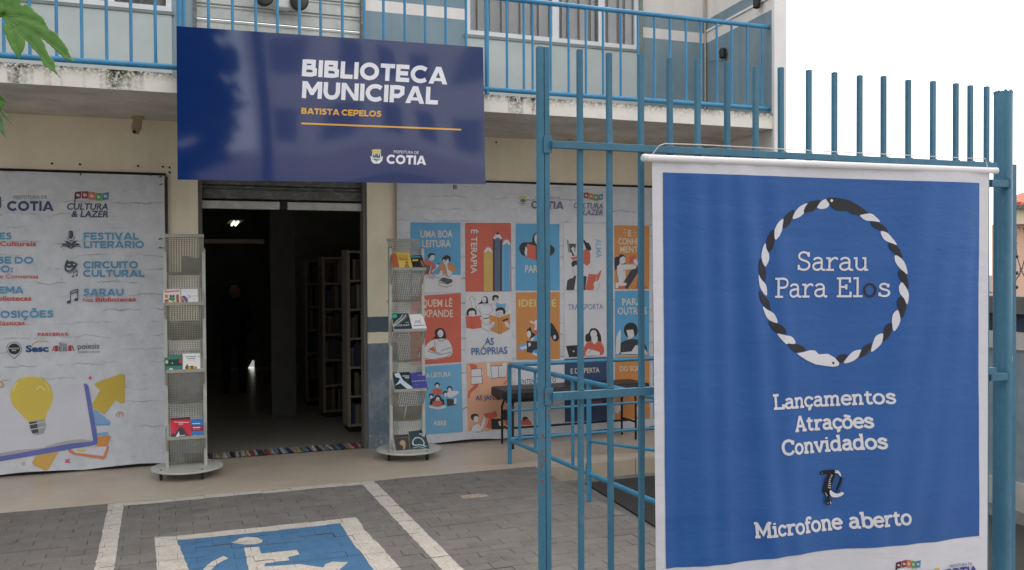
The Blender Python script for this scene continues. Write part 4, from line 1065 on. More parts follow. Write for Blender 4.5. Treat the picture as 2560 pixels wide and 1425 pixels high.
def d13(A):
    A.frame(4.4526, 1280, 440)
    A.poly([(300, 628), (250, 640), (225, 690), (215, 735), (120, 740), (80, 790), (95, 860), (150, 890), (250, 830), (300, 860), (400, 900), (460, 860), (475, 820), (450, 780), (350, 700), (330, 645)], K, True)
    A.ell(282, 705, 34, 62, FW, -8); A.line([(262, 715), (270, 720)], 4, K); A.line([(262, 745), (282, 752)], 4, K)
    A.poly([(165, 752), (262, 778), (270, 940), (152, 905)], RD); A.poly([(262, 780), (290, 780), (290, 940), (266, 940)], K); A.poly([(290, 780), (390, 760), (400, 900), (292, 940)], RD)
    A.poly([(150, 780), (168, 810), (165, 880), (148, 890), (138, 850)], FW); A.text('PARA A', (145, 1074), (410, 1074), 78, CR, .012)
tile([(1289, 559), (1398.6, 560), (1398.6, 726), (1289.4, 726.5)], BL, d13)
def d14(A):
    A.frame(7.125, 1400, 540)
    A.poly([(125, 415), (150, 440), (165, 490), (285, 495), (260, 720), (190, 700), (150, 660)], (.08, .08, .085)); A.line([(150, 440), (165, 660)], 8, FW)
    A.poly([(195, 580), (230, 545), (270, 580), (250, 610), (280, 690), (330, 700), (330, 560), (400, 420), (440, 500), (430, 720), (280, 740)], FW); A.poly([(180, 740), (290, 720), (430, 600), (500, 590), (540, 660), (535, 840), (480, 885), (420, 850), (300, 760), (230, 790)], RD)
    A.poly([(400, 430), (430, 420), (470, 470), (510, 480), (555, 570), (540, 615), (470, 595), (440, 520), (420, 470)], K, True)
    A.poly([(150, 650), (200, 650), (215, 710), (175, 720)], FW)
    A.poly([(200, 860), (215, 810), (270, 790), (380, 800), (400, 900), (300, 880), (270, 910), (260, 925), (215, 900)], K, True); A.poly([(275, 870), (380, 880), (380, 1000), (330, 1070), (245, 1060), (250, 960), (215, 950), (230, 915)], FW)
    A.line([(222, 920), (230, 980), (248, 985), (248, 1060)], 4, K); A.poly([(105, 1320), (125, 1150), (160, 1120), (230, 1100), (245, 1065), (430, 1065), (475, 1080), (440, 1320)], (.055, .055, .065))
    A.poly([(245, 1318), (285, 1070), (330, 1070), (380, 1320)], FW)
    A.poly([(440, 1315), (510, 1030), (660, 1045), (590, 1320)], RD); A.poly([(660, 1045), (725, 965), (740, 970), (690, 1130), (640, 1180)], RD); A.line([(500, 1010), (660, 1030), (725, 958)], 12, FW)
    A.poly([(595, 1200), (645, 1160), (690, 1190), (700, 1260), (650, 1310), (610, 1270)], FW, True); A.line([(690, 1190), (700, 1260), (650, 1310)], 4, K)
    A.px(); A.text('ALMA', (1489, 597), (1490, 645), 13.5, (.28, .45, .66), .018)
tile([(1409, 558), (1513, 560), (1514, 726), (1410, 726)], FW, d14)
def d15(A):
    A.frame(7.125, 1400, 540)
    for p in (((1128, 232), (1185, 243)), ((1120, 293), (1180, 298)), ((1150, 358), (1170, 350)), ((1310, 250), (1335, 232)), ((1310, 292), (1365, 292)), ((1312, 345), (1345, 350))): A.line(p, 8, CR)
    A.text('E', (1215, 360), (1268, 360), 110, CR, .016); A.text('CONHECI', (1040, 505), (1495, 510), 112, CR, .016); A.text('MENTO', (1068, 650), (1490, 650), 110, CR, .016)
    A.poly([(975, 750), (1040, 720), (1080, 680), (1140, 700), (1160, 760), (1060, 780), (1055, 850), (1000, 950), (975, 940)], K, True); A.poly([(1085, 840), (1165, 835), (1150, 870), (1095, 875)], K)
    A.poly([(1060, 780), (1080, 740), (1140, 720), (1165, 790), (1140, 845), (1100, 850), (1060, 880), (1070, 830)], FW, True)
    A.poly([(1340, 900), (1440, 890), (1480, 1100), (1500, 1240), (1370, 1240), (1390, 1000), (1200, 1300), (1160, 1290), (1110, 1220), (1250, 980)], (.05, .055, .075))
    A.poly([(1010, 900), (1050, 862), (1320, 865), (1365, 900), (1340, 940), (1160, 965), (1170, 1100), (1110, 1190), (1040, 1180), (1010, 1010)], FW); A.line([(1010, 900), (1010, 1010), (1040, 1180)], 4, K); A.line([(1110, 972), (1340, 945)], 4, K)
    A.poly([(1250, 710), (1340, 700), (1345, 830), (1235, 840)], RD); A.poly([(1300, 800), (1340, 760), (1400, 830), (1380, 880), (1330, 860)], FW)
    A.poly([(980, 1190), (1060, 1180), (1180, 1190), (1175, 1240), (1060, 1245), (985, 1245)], FW); A.poly([(985, 1245), (1150, 1242), (1160, 1290), (990, 1300)], RD); A.ell(1010, 1262, 28, 26, FW, 0, 10); A.poly([(1340, 1245), (1500, 1240), (1580, 1285), (1345, 1290)], RD)
tile([(1536, 563), (1623, 565), (1623, 722.5), (1536, 723)], OR, d15)
def d21(A):
    A.frame(3.5625, 1020, 720)
    A.text('QUEM LÊ', (120, 165), (395, 165), 62, CR, .014); A.text('EXPANDE', (105, 258), (402, 258), 62, CR, .014)
    A.poly([(215, 450), (240, 430), (240, 380), (270, 358), (310, 362), (335, 400), (335, 450), (300, 450)], K, True); A.ell(288, 405, 26, 34, FW); A.line([(278, 408), (275, 420), (288, 424)], 3, K)
    A.poly([(80, 590), (130, 550), (190, 480), (260, 455), (340, 455), (380, 500), (395, 560), (380, 600), (330, 620), (210, 640), (100, 620)], FW, True)
    A.poly([(175, 545), (230, 520), (245, 575)], RD)
    for l in ([(262, 455), (285, 475), (335, 455)], [(235, 470), (240, 530), (250, 575), (290, 580)], [(170, 560), (280, 595), (385, 570)], [(100, 615), (210, 637), (340, 615), (385, 580)], [(290, 560), (330, 545), (385, 530)]): A.line(l, 4, K)
tile([(1026, 741), (1152.5, 732.6), (1153, 905), (1026, 913)], RD, d21)
def d22(A):
    A.frame(7.5, 1150, 720)
    A.line([(230, 370), (215, 290), (180, 210), (200, 160), (240, 160), (260, 220), (295, 195), (280, 260), (290, 370)], 5, K)
    A.poly([(340, 300), (390, 260), (420, 180), (470, 150), (520, 190), (525, 290), (490, 285)], K, True); A.ell(455, 220, 42, 55, FW); A.line([(445, 230), (470, 240)], 4, K)
    A.line([(300, 370), (340, 310), (420, 285), (520, 290), (590, 330), (620, 420), (540, 500), (420, 490)], 5, K); A.line([(430, 290), (470, 335), (515, 290)], 4, K); A.line([(375, 350), (370, 430), (400, 500)], 4, K); A.line([(300, 370), (340, 430), (410, 480)], 5, K)
    A.poly([(605, 190), (620, 140), (690, 130), (725, 160), (715, 200), (660, 170), (630, 230), (610, 240)], K, True); A.line([(640, 200), (650, 260), (690, 265), (718, 235), (718, 190)], 4, K); A.ring(668, 208, 18, 16, 4, K, 12); A.ring(702, 208, 15, 15, 4, K, 12)
    A.poly([(680, 270), (770, 305), (860, 285), (850, 400), (760, 390), (678, 360)], BLT); A.line([(580, 310), (640, 290), (680, 330)], 4, K); A.line([(850, 310), (905, 340), (900, 420), (850, 450)], 4, K)
    A.poly([(125, 510), (130, 430), (175, 380), (250, 375), (300, 420), (312, 500), (285, 500), (270, 430), (200, 430), (160, 470), (165, 510)], K, True); A.ell(220, 470, 58, 46, FW); A.line([(205, 470), (215, 490), (230, 485)], 4, K)
    A.poly([(110, 520), (230, 535), (400, 510), (405, 745), (240, 770), (118, 745)], RD); A.line([(212, 530), (210, 765)], 4, K); A.line([(248, 535), (246, 768)], 4, K)
    A.poly([(370, 545), (430, 540), (440, 620), (400, 625)], FW); A.line([(370, 550), (430, 545), (440, 590), (400, 625)], 4, K); A.line([(450, 570), (500, 568), (550, 550)], 14, K); A.line([(400, 740), (520, 805), (580, 800)], 5, K); A.line([(410, 640), (490, 690), (540, 680), (560, 640)], 5, K)
    A.poly([(670, 440), (670, 390), (720, 365), (800, 365), (850, 420), (840, 490), (810, 490), (780, 420), (700, 430)], K, True); A.poly([(690, 440), (800, 420), (810, 490), (750, 545), (690, 530)], FW); A.ring(700, 490, 26, 28, 5, K, 14); A.ring(752, 486, 30, 30, 5, K, 14)
    A.poly([(550, 500), (745, 550), (940, 478), (930, 770), (745, 868), (580, 790)], OR); A.line([(724, 550), (722, 855)], 5, K); A.line([(768, 545), (766, 855)], 5, K); A.poly([(790, 600), (895, 560), (905, 590), (800, 630)], K)
    for s, x in ((1, 600), (-1, 885)):
        A.poly([(x - 45 * s, 700), (x + 10 * s, 630), (x + 55 * s, 650), (x + 30 * s, 720), (x - 30 * s, 750)], FW); A.line([(x - 35 * s, 700), (x + 45 * s, 660)], 3, K); A.line([(x - 35 * s, 725), (x + 45 * s, 690)], 3, K)
    A.text('AS', (462, 1062), (632, 1062), 125, TXB, .016); A.text('PRÓPRIAS', (215, 1255), (885, 1230), 130, TXB, .012)
tile([(1164.5, 731), (1278, 730), (1279.6, 902), (1164.6, 906)], FW, d22)
def d23(A):
    A.frame(3.5625, 1260, 720)
    A.text('IDEIAS E', (132, 165), (462, 165), 62, YG, .014)
    A.frame(6.786, 1280, 800)
    A.poly([(290, 30), (330, 10), (370, 40), (400, -10), (440, 20), (430, 170), (370, 170), (390, 80)], FW); A.poly([(440, 50), (640, 40), (720, 120), (790, 260), (770, 350), (700, 350), (640, 250), (600, 300), (440, 260)], K, True)
    A.poly([(250, 190), (265, 150), (320, 150), (335, 200), (400, 250), (390, 300), (360, 290), (300, 310)], K, True); A.ell(303, 138, 20, 14, K); A.ell(285, 240, 34, 62, FW); A.ell(718, 290, 22, 38, FW)
    A.poly([(365, 175), (470, 165), (475, 270), (400, 285)], RD); A.poly([(310, 350), (380, 270), (520, 260), (600, 330), (580, 500), (330, 400)], BLT, True); A.poly([(330, 300), (380, 300), (350, 350), (310, 355)], FW)
    A.poly([(110, 440), (250, 385), (330, 420), (250, 500), (130, 515)], BLT, True); A.poly([(135, 460), (240, 430), (290, 380), (320, 420), (270, 480), (150, 505)], FW)
    A.poly([(245, 355), (470, 360), (470, 520), (370, 560), (248, 545)], (.04, .045, .055)); A.poly([(268, 400), (300, 375), (320, 420), (280, 460)], FW)
    A.poly([(345, 520), (470, 478), (560, 490), (560, 590), (465, 625), (345, 590)], BL); A.poly([(345, 545), (462, 585), (462, 620), (345, 590)], FW)
tile([(1290, 731), (1398.4, 730), (1399, 897), (1291, 899.6)], OR, d23)
def d24(A):
    A.frame(3.5625, 1260, 720)
    A.text('TRANSPORTA', (568, 195), (880, 188), 48, (.16, .20, .40), .008)
    A.poly([(548, 515), (680, 505), (700, 610), (575, 615)], K); A.ell(616, 563, 8, 8, FW, 0, 8)
    A.poly([(725, 475), (722, 420), (750, 400), (770, 362), (820, 362), (850, 400), (862, 440), (855, 490), (770, 480)], K, True); A.ell(795, 410, 30, 36, FW); A.poly([(775, 430), (830, 430), (830, 500), (775, 500)], FW)
    A.poly([(690, 600), (725, 500), (770, 470), (800, 500), (840, 470), (880, 510), (888, 570), (850, 600)], RD, True); A.poly([(725, 570), (745, 540), (800, 555), (850, 570), (850, 600), (720, 602)], FW); A.line([(740, 585), (775, 550)], 3, K)
tile([(1410, 729), (1515, 727), (1516, 890), (1410.5, 893)], FW, d24)
def d25(A):
    A.frame(3.5625, 1260, 720)
    A.text('PARA', (1052, 155), (1230, 150), 60, CR, .014); A.text('OUTROS', (1012, 235), (1270, 232), 60, CR, .014)
    A.poly([(1068, 390), (1072, 345), (1100, 315), (1140, 308), (1175, 330), (1190, 380), (1170, 430), (1100, 440)], K, True); A.poly([(1090, 375), (1150, 370), (1160, 430), (1125, 455), (1140, 480), (1095, 480), (1105, 440)], FW)
    A.poly([(1000, 585), (1030, 500), (1100, 460), (1160, 455), (1240, 480), (1260, 580)], (.045, .05, .065), True); A.poly([(990, 588), (1000, 440), (1015, 400), (1035, 365), (1040, 410), (1035, 570), (1020, 590)], FW)
    A.poly([(1040, 575), (1135, 565), (1170, 510), (1230, 500), (1280, 585), (1040, 590)], FW)
tile([(1537, 727), (1622.6, 726), (1622.6, 885.6), (1537, 889)], BL, d25)
tile([(1632, 726), (1720, 725), (1720, 884), (1633, 887)], RD, lambda A: None)
def d31(A):
    A.frame(3.5625, 1020, 720)
    A.text('A LEITURA', (160, 800), (382, 785), 42, CR, .014); A.text('ABRE', (222, 1222), (340, 1222), 42, CR, .014)
    for x, y, hr in ((258, 868, 18), (368, 900, 18), (330, 945, 18), (262, 985, 22), (206, 965, 16)): A.ell(x, y - 8, hr * 1.35, hr * 1.2, K, 0, 12); A.ell(x, y + 4, hr * .8, hr, FW, 0, 10)
    A.poly([(215, 905), (258, 890), (302, 905), (302, 940), (258, 950), (218, 940)], RD); A.poly([(345, 930), (400, 915), (450, 925), (420, 955), (360, 975)], FW, True)
    A.poly([(190, 1040), (200, 985), (235, 975), (240, 1030)], K); A.poly([(290, 975), (320, 1000), (320, 1040), (285, 1030)], K); A.poly([(340, 985), (420, 990), (425, 1040), (345, 1050)], (.06, .06, .065)); A.poly([(215, 1010), (262, 1000), (305, 1010), (300, 1045), (262, 1055), (220, 1045)], RD)
    A.poly([(180, 1045), (262, 1062), (330, 1040), (335, 1065), (262, 1080), (185, 1065)], FW); A.poly([(405, 985), (430, 980), (425, 1030), (405, 1035)], FW)
tile([(1040, 918), (1153, 909), (1156, 1079), (1050, 1087)], BLT, d31)
def d32(A):
    A.frame(3.5625, 1020, 720)
    A.poly([(540, 675), (600, 680), (620, 700), (590, 735), (560, 720)], RD); A.poly([(528, 985), (535, 920), (600, 850), (630, 845), (620, 880), (560, 930), (545, 975)], RD)
    A.poly([(560, 725), (650, 715), (662, 760), (655, 850), (560, 858)], FW); A.line([(560, 725), (650, 715), (662, 850), (560, 858), (560, 725)], 4, K); A.line([(560, 790), (660, 785)], 4, K)
    A.poly([(700, 665), (725, 665), (740, 740), (760, 770), (735, 800), (708, 780)], FW); A.poly([(735, 700), (800, 695), (865, 692), (868, 790), (800, 795), (740, 810)], FW); A.line([(735, 695), (868, 690)], 4, K); A.line([(804, 700), (806, 800)], 4, K); A.line([(735, 700), (745, 808), (806, 796), (866, 795)], 4, K); A.poly([(845, 665), (880, 665), (872, 780), (850, 795), (835, 740)], FW)
    A.poly([(848, 855), (880, 815), (880, 840), (855, 860)], RD)
    A.text('AS JANELAS', (600, 1000), (880, 992), 42, (.04, .06, .18), .01)
    A.poly([(558, 1160), (565, 1125), (610, 1120), (625, 1145), (590, 1150), (585, 1180)], K, True); A.ell(602, 1165, 22, 28, FW); A.poly([(555, 1275), (570, 1225), (610, 1210), (640, 1220), (665, 1150), (695, 1120), (690, 1165), (670, 1240), (640, 1275)], FW)
    A.line([(555, 1275), (570, 1225), (600, 1205)], 3, K); A.line([(635, 1240), (650, 1200), (665, 1150)], 3, K)
    A.poly([(672, 1115), (740, 1110), (780, 1090), (795, 1140), (740, 1170), (680, 1150)], RD); A.poly([(690, 1240), (715, 1170), (740, 1165), (735, 1255)], RD); A.poly([(738, 1165), (840, 1160), (850, 1255), (740, 1256)], K); A.poly([(800, 1190), (835, 1175), (840, 1230), (812, 1225)], FW)
    A.poly([(828, 1160), (835, 1100), (870, 1080), (895, 1120), (890, 1180)], K, True); A.poly([(850, 1175), (920, 1170), (920, 1215), (870, 1225)], RD)
tile([(1165.4, 908.6), (1279.6, 904), (1280, 1072), (1168.8, 1078.5)], PEACH, d32)
def d33(A):
    A.frame(3.5625, 1260, 720)
    A.text('ENTENDIMENTO', (148, 860), (462, 838), 44, (.06, .07, .18), .008)
    A.poly([(130, 1200), (170, 1170), (200, 1150), (240, 1190), (250, 1220), (140, 1220)], RD); A.ell(190, 1165, 26, 20, K)
tile([(1288, 905), (1410, 896), (1411, 1058), (1290, 1066)], FW, d33)
def d34(A):
    A.frame(3.5625, 1260, 720)
    A.text('E DESPERTA', (592, 762), (848, 750), 44, CR, .012)
    A.poly([(590, 900), (650, 890), (660, 905), (600, 915)], RD); A.poly([(760, 1010), (860, 1000), (880, 1030), (800, 1050)], (.30, .10, .10))
tile([(1410.7, 897), (1516, 892), (1517, 1051), (1412, 1055)], NAVY, d34)
def d35(A):
    A.frame(3.5625, 1260, 720)
    A.text('DO SONO', (1032, 740), (1262, 735), 42, CR, .012)
    A.poly([(1150, 880), (1200, 860), (1240, 900), (1200, 960), (1100, 930)], K); A.poly([(985, 1040), (1025, 1020), (1050, 1080), (1010, 1120), (980, 1100)], FW); A.poly([(1180, 1060), (1210, 1050), (1220, 1150), (1185, 1150)], FW)
tile([(1537, 891), (1624, 887), (1625, 1045), (1538, 1050)], OR, d35)
tile([(1633, 888), (1720, 884), (1720, 1040), (1634, 1044)], BL, lambda A: A.poly([(1632, 884), (1660, 884), (1660, 889), (1636, 892)], FW))
# =================================================================== BOOK RACKS
def perf_panel(x0, x1, a, c, cell=.019, lip=None):
    """perforated sheet from edge a=(y,z) to edge c=(y,z), hexagonal-ish holes cut as real openings, 1 mm thick"""
    a = Vector((0, a[0], a[1])); c = Vector((0, c[0], c[1])); L = (c - a).length; t = (c - a) / L; nrm = Vector((0, -t.z, t.y)) * .001
    nx = max(1, int((x1 - x0 - .016) / cell)); ny = max(1, int((L - .016) / cell)); cw = (x1 - x0 - .016) / nx; ch = (L - .016) / ny
    mb = MB(); P = lambda x, s: a + t * s + Vector((x, 0, 0))
    def quad(xa, xb, sa, sb):
        v = [P(xa, sa), P(xb, sa), P(xb, sb), P(xa, sb)]; mb.add(v, [(0, 1, 2, 3)])
    quad(x0, x1, 0, .008); quad(x0, x1, L - .008, L); quad(x0, x0 + .008, .008, L - .008); quad(x1 - .008, x1, .008, L - .008)
    for j in range(ny):
        for i in range(nx):
            X = x0 + .008 + i * cw; Y = .008 + j * ch; o = [P(X, Y), P(X + cw, Y), P(X + cw, Y + ch), P(X, Y + ch)]
            cx, cyy = X + cw / 2, Y + ch / 2; r = min(cw, ch) * .36; h = [P(cx + r * math.cos(R(45 + 90 * k + 180)), cyy + r * math.sin(R(45 + 90 * k + 180))) for k in range(4)]
            mb.add(o + h, [(0, 1, 5, 4), (1, 2, 6, 5), (2, 3, 7, 6), (3, 0, 4, 7)])
    return mb
def rack(name, label, cx, cyy, xl, xr, lips, ztop, discr):
    e = empty(name, (cx, cyy, 0), label=label, category='book rack')
    b = MB().lathe((cx, cyy, .062), [(0, 0), (discr - .004, 0), (discr, .004), (discr, .012), (discr - .004, .016), (0, .016)], 48)
    b.build('base_disc', M['rack'], e)
    for x in (xl, xr):
        MB().box(x - .0125, x + .0125, cyy - .02, cyy + .02, .078, ztop, bev=.002).build('upright', M['rack'], e)
        MB().box(x - .013, x + .013, cyy - .021, cyy + .021, ztop, ztop + .004).build('end_cap', M['black'], e)
    for k in range(4):
        a = R(-62 + 90 * k); x, y = cx + (discr - .05) * math.cos(a), cyy + (discr - .05) * math.sin(a)
        w = MB().tube([(x - .009, y, .026), (x + .009, y, .026)], .026, 16).build('caster', M['rubber'], e)
        MB().box(x - .014, x - .010, y - .012, y + .012, .02, .062).box(x + .010, x + .014, y - .012, y + .012, .02, .062).box(x - .014, x + .014, y - .014, y + .014, .056, .0618).build('fork', M['steelgrey'], w)
        MB().lathe((x, y, .078), [(.007, 0), (.007, .008), (0, .010)], 8).build('bolt', M['steelgrey'], e)
    XL, XR = xl + .014, xr - .014
    for (a, c) in zip(lips[:-1], lips[1:]):
        perf_panel(XL - .012, XR + .012, a, c).build('perforated_tray', M['perf'], e)
    for (y, z) in lips:
        s = -1 if y < cyy else 1
        mb = MB(); mb.box(XL - .014, XR + .014, min(y, y + s * .012), max(y, y + s * .012), z - .004, z - .001).box(XL - .014, XR + .014, min(y + s * .012, y + s * .014), max(y + s * .012, y + s * .014), z - .004, z + .022)
        mb.build('lip', M['perf'], e)
    return e
YA, YB_ = 7.87 - .105, 7.87 + .105
zl = lambda py, y: at_y(455, py, y).z
lipsL = [(YA, zl(592, YA)), (YB_, zl(687, YB_)), (YA, zl(762, YA)), (YB_, zl(850, YB_)), (YA, zl(930, YA)), (YB_, zl(1010, YB_)), (YA, zl(1097, YA)), (YB_, zl(1165, YB_))]
rack('book_rack', 'beige perforated metal book rack on casters, on the left side of the doorway', .163, 7.87, .008, .304, lipsL, 1.845, .278)
YC, YD_ = 7.92 - .115, 7.92 + .10
zr = lambda py, y: at_y(1020, py, y).z
lipsR = [(YD_, zr(603, YD_)), (YC, zr(675, YC)), (YD_, zr(755, YD_)), (YC, zr(828, YC)), (YD_, zr(905, YD_)), (YC, zr(978, YC)), (YD_, zr(1052, YD_)), (YC, zr(1130, YC))]
rack('book_rack', 'beige perforated metal book rack on casters, on the right side of the doorway', 2.02, 7.92, 1.862, 2.158, lipsR, 1.855, .285)

def booklet(name, label, q, lipa, lipb, base, draw=None, front=True, thick=.008, cat='book'):
    """q: photo corners tl, tr, br, bl; leans on the tray from lip a (top, back) to lip b (bottom, front)"""
    p0 = Vector((0, lipb[0], lipb[1])); t = (Vector((0, lipa[0], lipa[1])) - p0).normalized(); n = Vector((0, -t.z, t.y))
    if n.y > 0: n = -n
    off = .003 if front else -.012
    pp = p0 + n * off; c = [at_plane(x, y, pp, n) for x, y in q]
    mb = MB(); mb.prism([v + n * 0 for v in c], n * thick if front else -n * .006, 0)
    mat_ = simple('cover_' + name, base, .35, var=.05)
    if draw is None: o = mb.build(name, mat_)
    else: o = mb.build(name, mat_)
    tag(o, label, cat, 'books shown on the two racks')
    if draw:
        pf = pp + n * (thick + .0008) if front else pp
        A = Art(lambda x, y, k: at_plane(x, y, pf, n) + n * (k / 1000 * .5), base=0, step=.2)
        draw(A); A.px(); A.build('cover_print', M['cover'], o)
    return o
Lb = list(zip(lipsL[:-1], lipsL[1:])); Rb = list(zip(lipsR[:-1], lipsR[1:]))
def c1(A):
    A.line([(411, 730), (448, 727)], 3.5, (.70, .12, .30)); A.ell(430, 747, 8, 5, (.08, .30, .09)); A.ell(427, 740, 3, 3, (.06, .08, .12)); A.ell(434, 740, 3, 3, (.06, .08, .12))
    A.poly([(412, 736), (421, 738), (420, 745), (412, 745)], (.62, .25, .05)); A.poly([(411, 749), (422, 748), (421, 758), (412, 758)], (.45, .12, .07)); A.poly([(440, 737), (447, 736), (448, 757), (441, 757)], (.38, .12, .08)); A.poly([(431, 752), (438, 752), (437, 758), (432, 758)], (.5, .4, .1))
booklet('book', 'white book with pink title and animal pictures, second shelf of left rack', [(409, 724.5), (450, 724), (451.5, 759), (408, 759.5)], *Lb[1], (.74, .70, .66), c1)
def c2(A):
    A.ell(458, 747, 7, 8, (.55, .28, .18)); A.poly([(453, 742), (462, 739), (470, 748), (470, 756), (464, 757), (462, 748)], (.10, .16, .28)); A.line([(468, 739), (476, 740), (475, 744), (468, 744)], 1.2, (.6, .1, .3)); A.line([(478, 740), (493, 740)], .9, (.3, .3, .4)); A.line([(478, 747), (490, 747)], .8, (.5, .5, .55)); A.poly([(453, 750), (458, 748), (460, 757), (454, 757)], (.45, .15, .08))
booklet('book', 'plain white book with a small child drawing, second shelf of left rack', [(453, 724), (494, 723.5), (495, 758), (453, 758.5)], *Lb[1], (.78, .77, .78), c2)
def c3(A):
    A.poly([(413, 899), (454, 898), (454.5, 914), (413, 915)], (.02, .06, .045)); A.ell(417, 905, 3.5, 5, (.60, .48, .30)); A.ell(451, 903, 4, 5.5, (.55, .04, .04)); A.ell(431, 908, 1.4, 1.4, (.9, .9, .8)); A.poly([(423, 921), (432, 920.5), (432, 926), (423, 926)], W)
booklet('book', 'dark green book with a photo strip across the cover, third shelf of left rack', [(411, 888.5), (455, 888), (455.5, 927), (412, 928)], *Lb[3], (.06, .20, .15), c3)
def c4(A):
    A.line([(464, 892), (491, 891)], 1.6, (.15, .15, .15)); A.line([(467, 896.5), (488, 896)], 1.6, (.2, .2, .2)); A.line([(470, 900.5), (489, 900)], .8, (.55, .3, .25)); A.poly([(463, 918), (468, 909), (471, 916), (480, 914), (492, 917), (492, 925), (463, 926)], (.16, .11, .03)); A.ell(474, 920, 4, 4, (.62, .38, .06), 0, 8); A.ell(486, 919, 3.5, 3.5, (.6, .36, .06), 0, 8); A.ell(497, 891, 1.5, 1.5, (.1, .1, .1))
booklet('book', 'white book with a yellow and black machine picture, third shelf of left rack', [(457, 885.5), (500, 884.5), (501, 926.5), (457, 927.5)], *Lb[3], (.78, .77, .74), c4)
def c5(A):
    A.poly([(427, 1046), (450, 1044.5), (475, 1042.5), (475, 1048), (427, 1051)], K); A.line([(436, 1055), (472, 1056)], 1.4, W); A.line([(446, 1060), (458, 1060)], 1.4, W)
    A.poly([(428, 1083), (437, 1086), (445, 1072), (452, 1066), (458, 1071), (464, 1082), (470, 1088), (478, 1089), (477, 1096), (428, 1096)], (.03, .03, .05)); A.poly([(437, 1096), (447, 1078), (449, 1086), (445, 1096)], W)
    A.line([(444, 1054), (441, 1070), (434, 1082)], .8, K); A.line([(458, 1062), (462, 1076), (470, 1087)], .8, K); A.line([(447, 1089), (463, 1088)], 1.5, W); A.line([(447, 1094), (465, 1093)], 1.5, W)
booklet('book', 'bright red book with black figure, bottom shelf of left rack', [(426, 1046), (475, 1043), (478, 1096), (428, 1097)], *Lb[5], (.60, .02, .04), c5)
def c6(A):
    A.poly([(478, 1063), (509, 1062), (509.5, 1077), (479, 1078)], (.26, .02, .06)); A.line([(481, 1059), (500, 1058.5)], 2, W); A.line([(482, 1069), (501, 1068)], 2.2, W); A.line([(482, 1073), (500, 1072)], 1.2, (.5, .3, .35)); A.poly([(484, 1088), (491, 1087.5), (491, 1093), (484, 1093)], W); A.ell(505, 1090, 2.4, 2.4, W, 0, 8)
booklet('book', 'blue book with a dark red band, bottom shelf of left rack', [(478, 1049), (508, 1048), (510, 1094.5), (479, 1095.5)], *Lb[5], (.03, .17, .42), c6)
# books whose backs face us through the rear trays
booklet('book', 'grey sheet-like book seen from behind at the top of left rack', [(454, 640), (499, 646), (499, 686), (454, 684)], *Lb[0], (.30, .31, .32), None, False)
booklet('book', 'dull red and green book seen through the perforated tray of left rack', [(459, 808), (498, 812), (499, 850), (459, 850)], *Lb[2], (.20, .14, .07), lambda A: A.poly([(460, 811), (497, 814), (497, 824), (460, 822)], (.40, .06, .05)), False)
booklet('book', 'brown book seen through the perforated tray beside the red and green one on left rack', [(416, 806), (456, 808), (456, 850), (416, 850)], *Lb[2], (.13, .085, .06), None, False)
booklet('book', 'light brown book lying behind the lowest tray of left rack', [(461, 1134), (507, 1133), (509, 1166), (462, 1168)], *Lb[6], (.24, .17, .085), lambda A: A.ell(473, 1146, 4, 3, (.1, .09, .06)), False)
# right rack
def r1(A):
    A.poly([(976, 634), (991, 633), (999, 671), (984, 671)], (.50, .14, .06)); A.line([(994, 640), (1022, 640)], 1.8, (.6, .2, .05)); A.line([(996, 645), (1020, 645)], 2, (.25, .12, .03)); A.line([(997, 649.5), (1021, 649.5)], 2, (.25, .12, .03)); A.ell(1017, 656, 3, 2, K, 0, 8); A.poly([(1010, 671), (1014, 659), (1020, 659), (1025, 671)], (.45, .25, .08))
booklet('book', 'yellow and orange book on the top shelf of right rack', [(976, 633), (1023, 632), (1031, 671), (984, 671.5)], *Rb[0], (.72, .52, .12), r1)
def r2(A):
    A.poly([(1025, 641), (1050, 639.5), (1052, 643), (1026, 645)], (.10, .30, .38)); A.poly([(1031, 648.5), (1045, 648), (1045, 652.5), (1031, 653)], (.62, .50, .06)); A.poly([(1050, 651), (1055, 649), (1061, 668), (1054, 664)], (.35, .12, .10)); A.poly([(1035, 668), (1043, 668), (1043, 671), (1036, 671)], (.5, .38, .05)); A.line([(1057, 655), (1061, 668)], 2, (.10, .28, .10))
booklet('book', 'black book with yellow label on the top shelf of right rack', [(1024.5, 641), (1053, 638.5), (1064, 671), (1033, 671.5)], *Rb[0], (.025, .03, .035), r2)
def r3(A):
    A.poly([(981, 786), (992, 786), (993, 793), (984, 796), (980, 792)], (.04, .42, .30))
    for d, c in ((0, .5), (5, .25), (9, .55), (14, .15)): A.line([(984 + d * .2, 815), (990 + d, 804), (1001 + d, 795), (1006 + d, 786.5)], 2.2, (c, c, c * 1.02), True)
    A.text('SYLVIA DAY', (983, 816.5), (1024, 814.5), 4.6, W, .01); A.line([(1014, 806), (1022, 805.5)], 1.2, W)
booklet('book', 'dark book with silver ring photograph and white author name, second shelf of right rack', [(979, 785.5), (1019, 785), (1030, 824), (988, 825.5)], *Rb[2], (.02, .045, .05), r3)
def r4(A):
    A.line([(1037, 810), (1040, 801), (1045, 805), (1049, 800), (1052, 810)], 1.4, (.15, .25, .38)); A.line([(1033, 814.5), (1063, 812.5)], 1.8, (.12, .2, .3)); A.line([(1042, 810), (1043, 805), (1047, 806), (1048, 810)], 1, (.3, .4, .5)); A.ell(1051, 797, 1.2, 1.2, (.5, .1, .1), 0, 6)
booklet('book', 'white book with a small blue house drawing, second shelf of right rack', [(1022, 788), (1055, 785.5), (1067, 823.5), (1031, 824.5)], *Rb[2], (.76, .75, .74), r4)
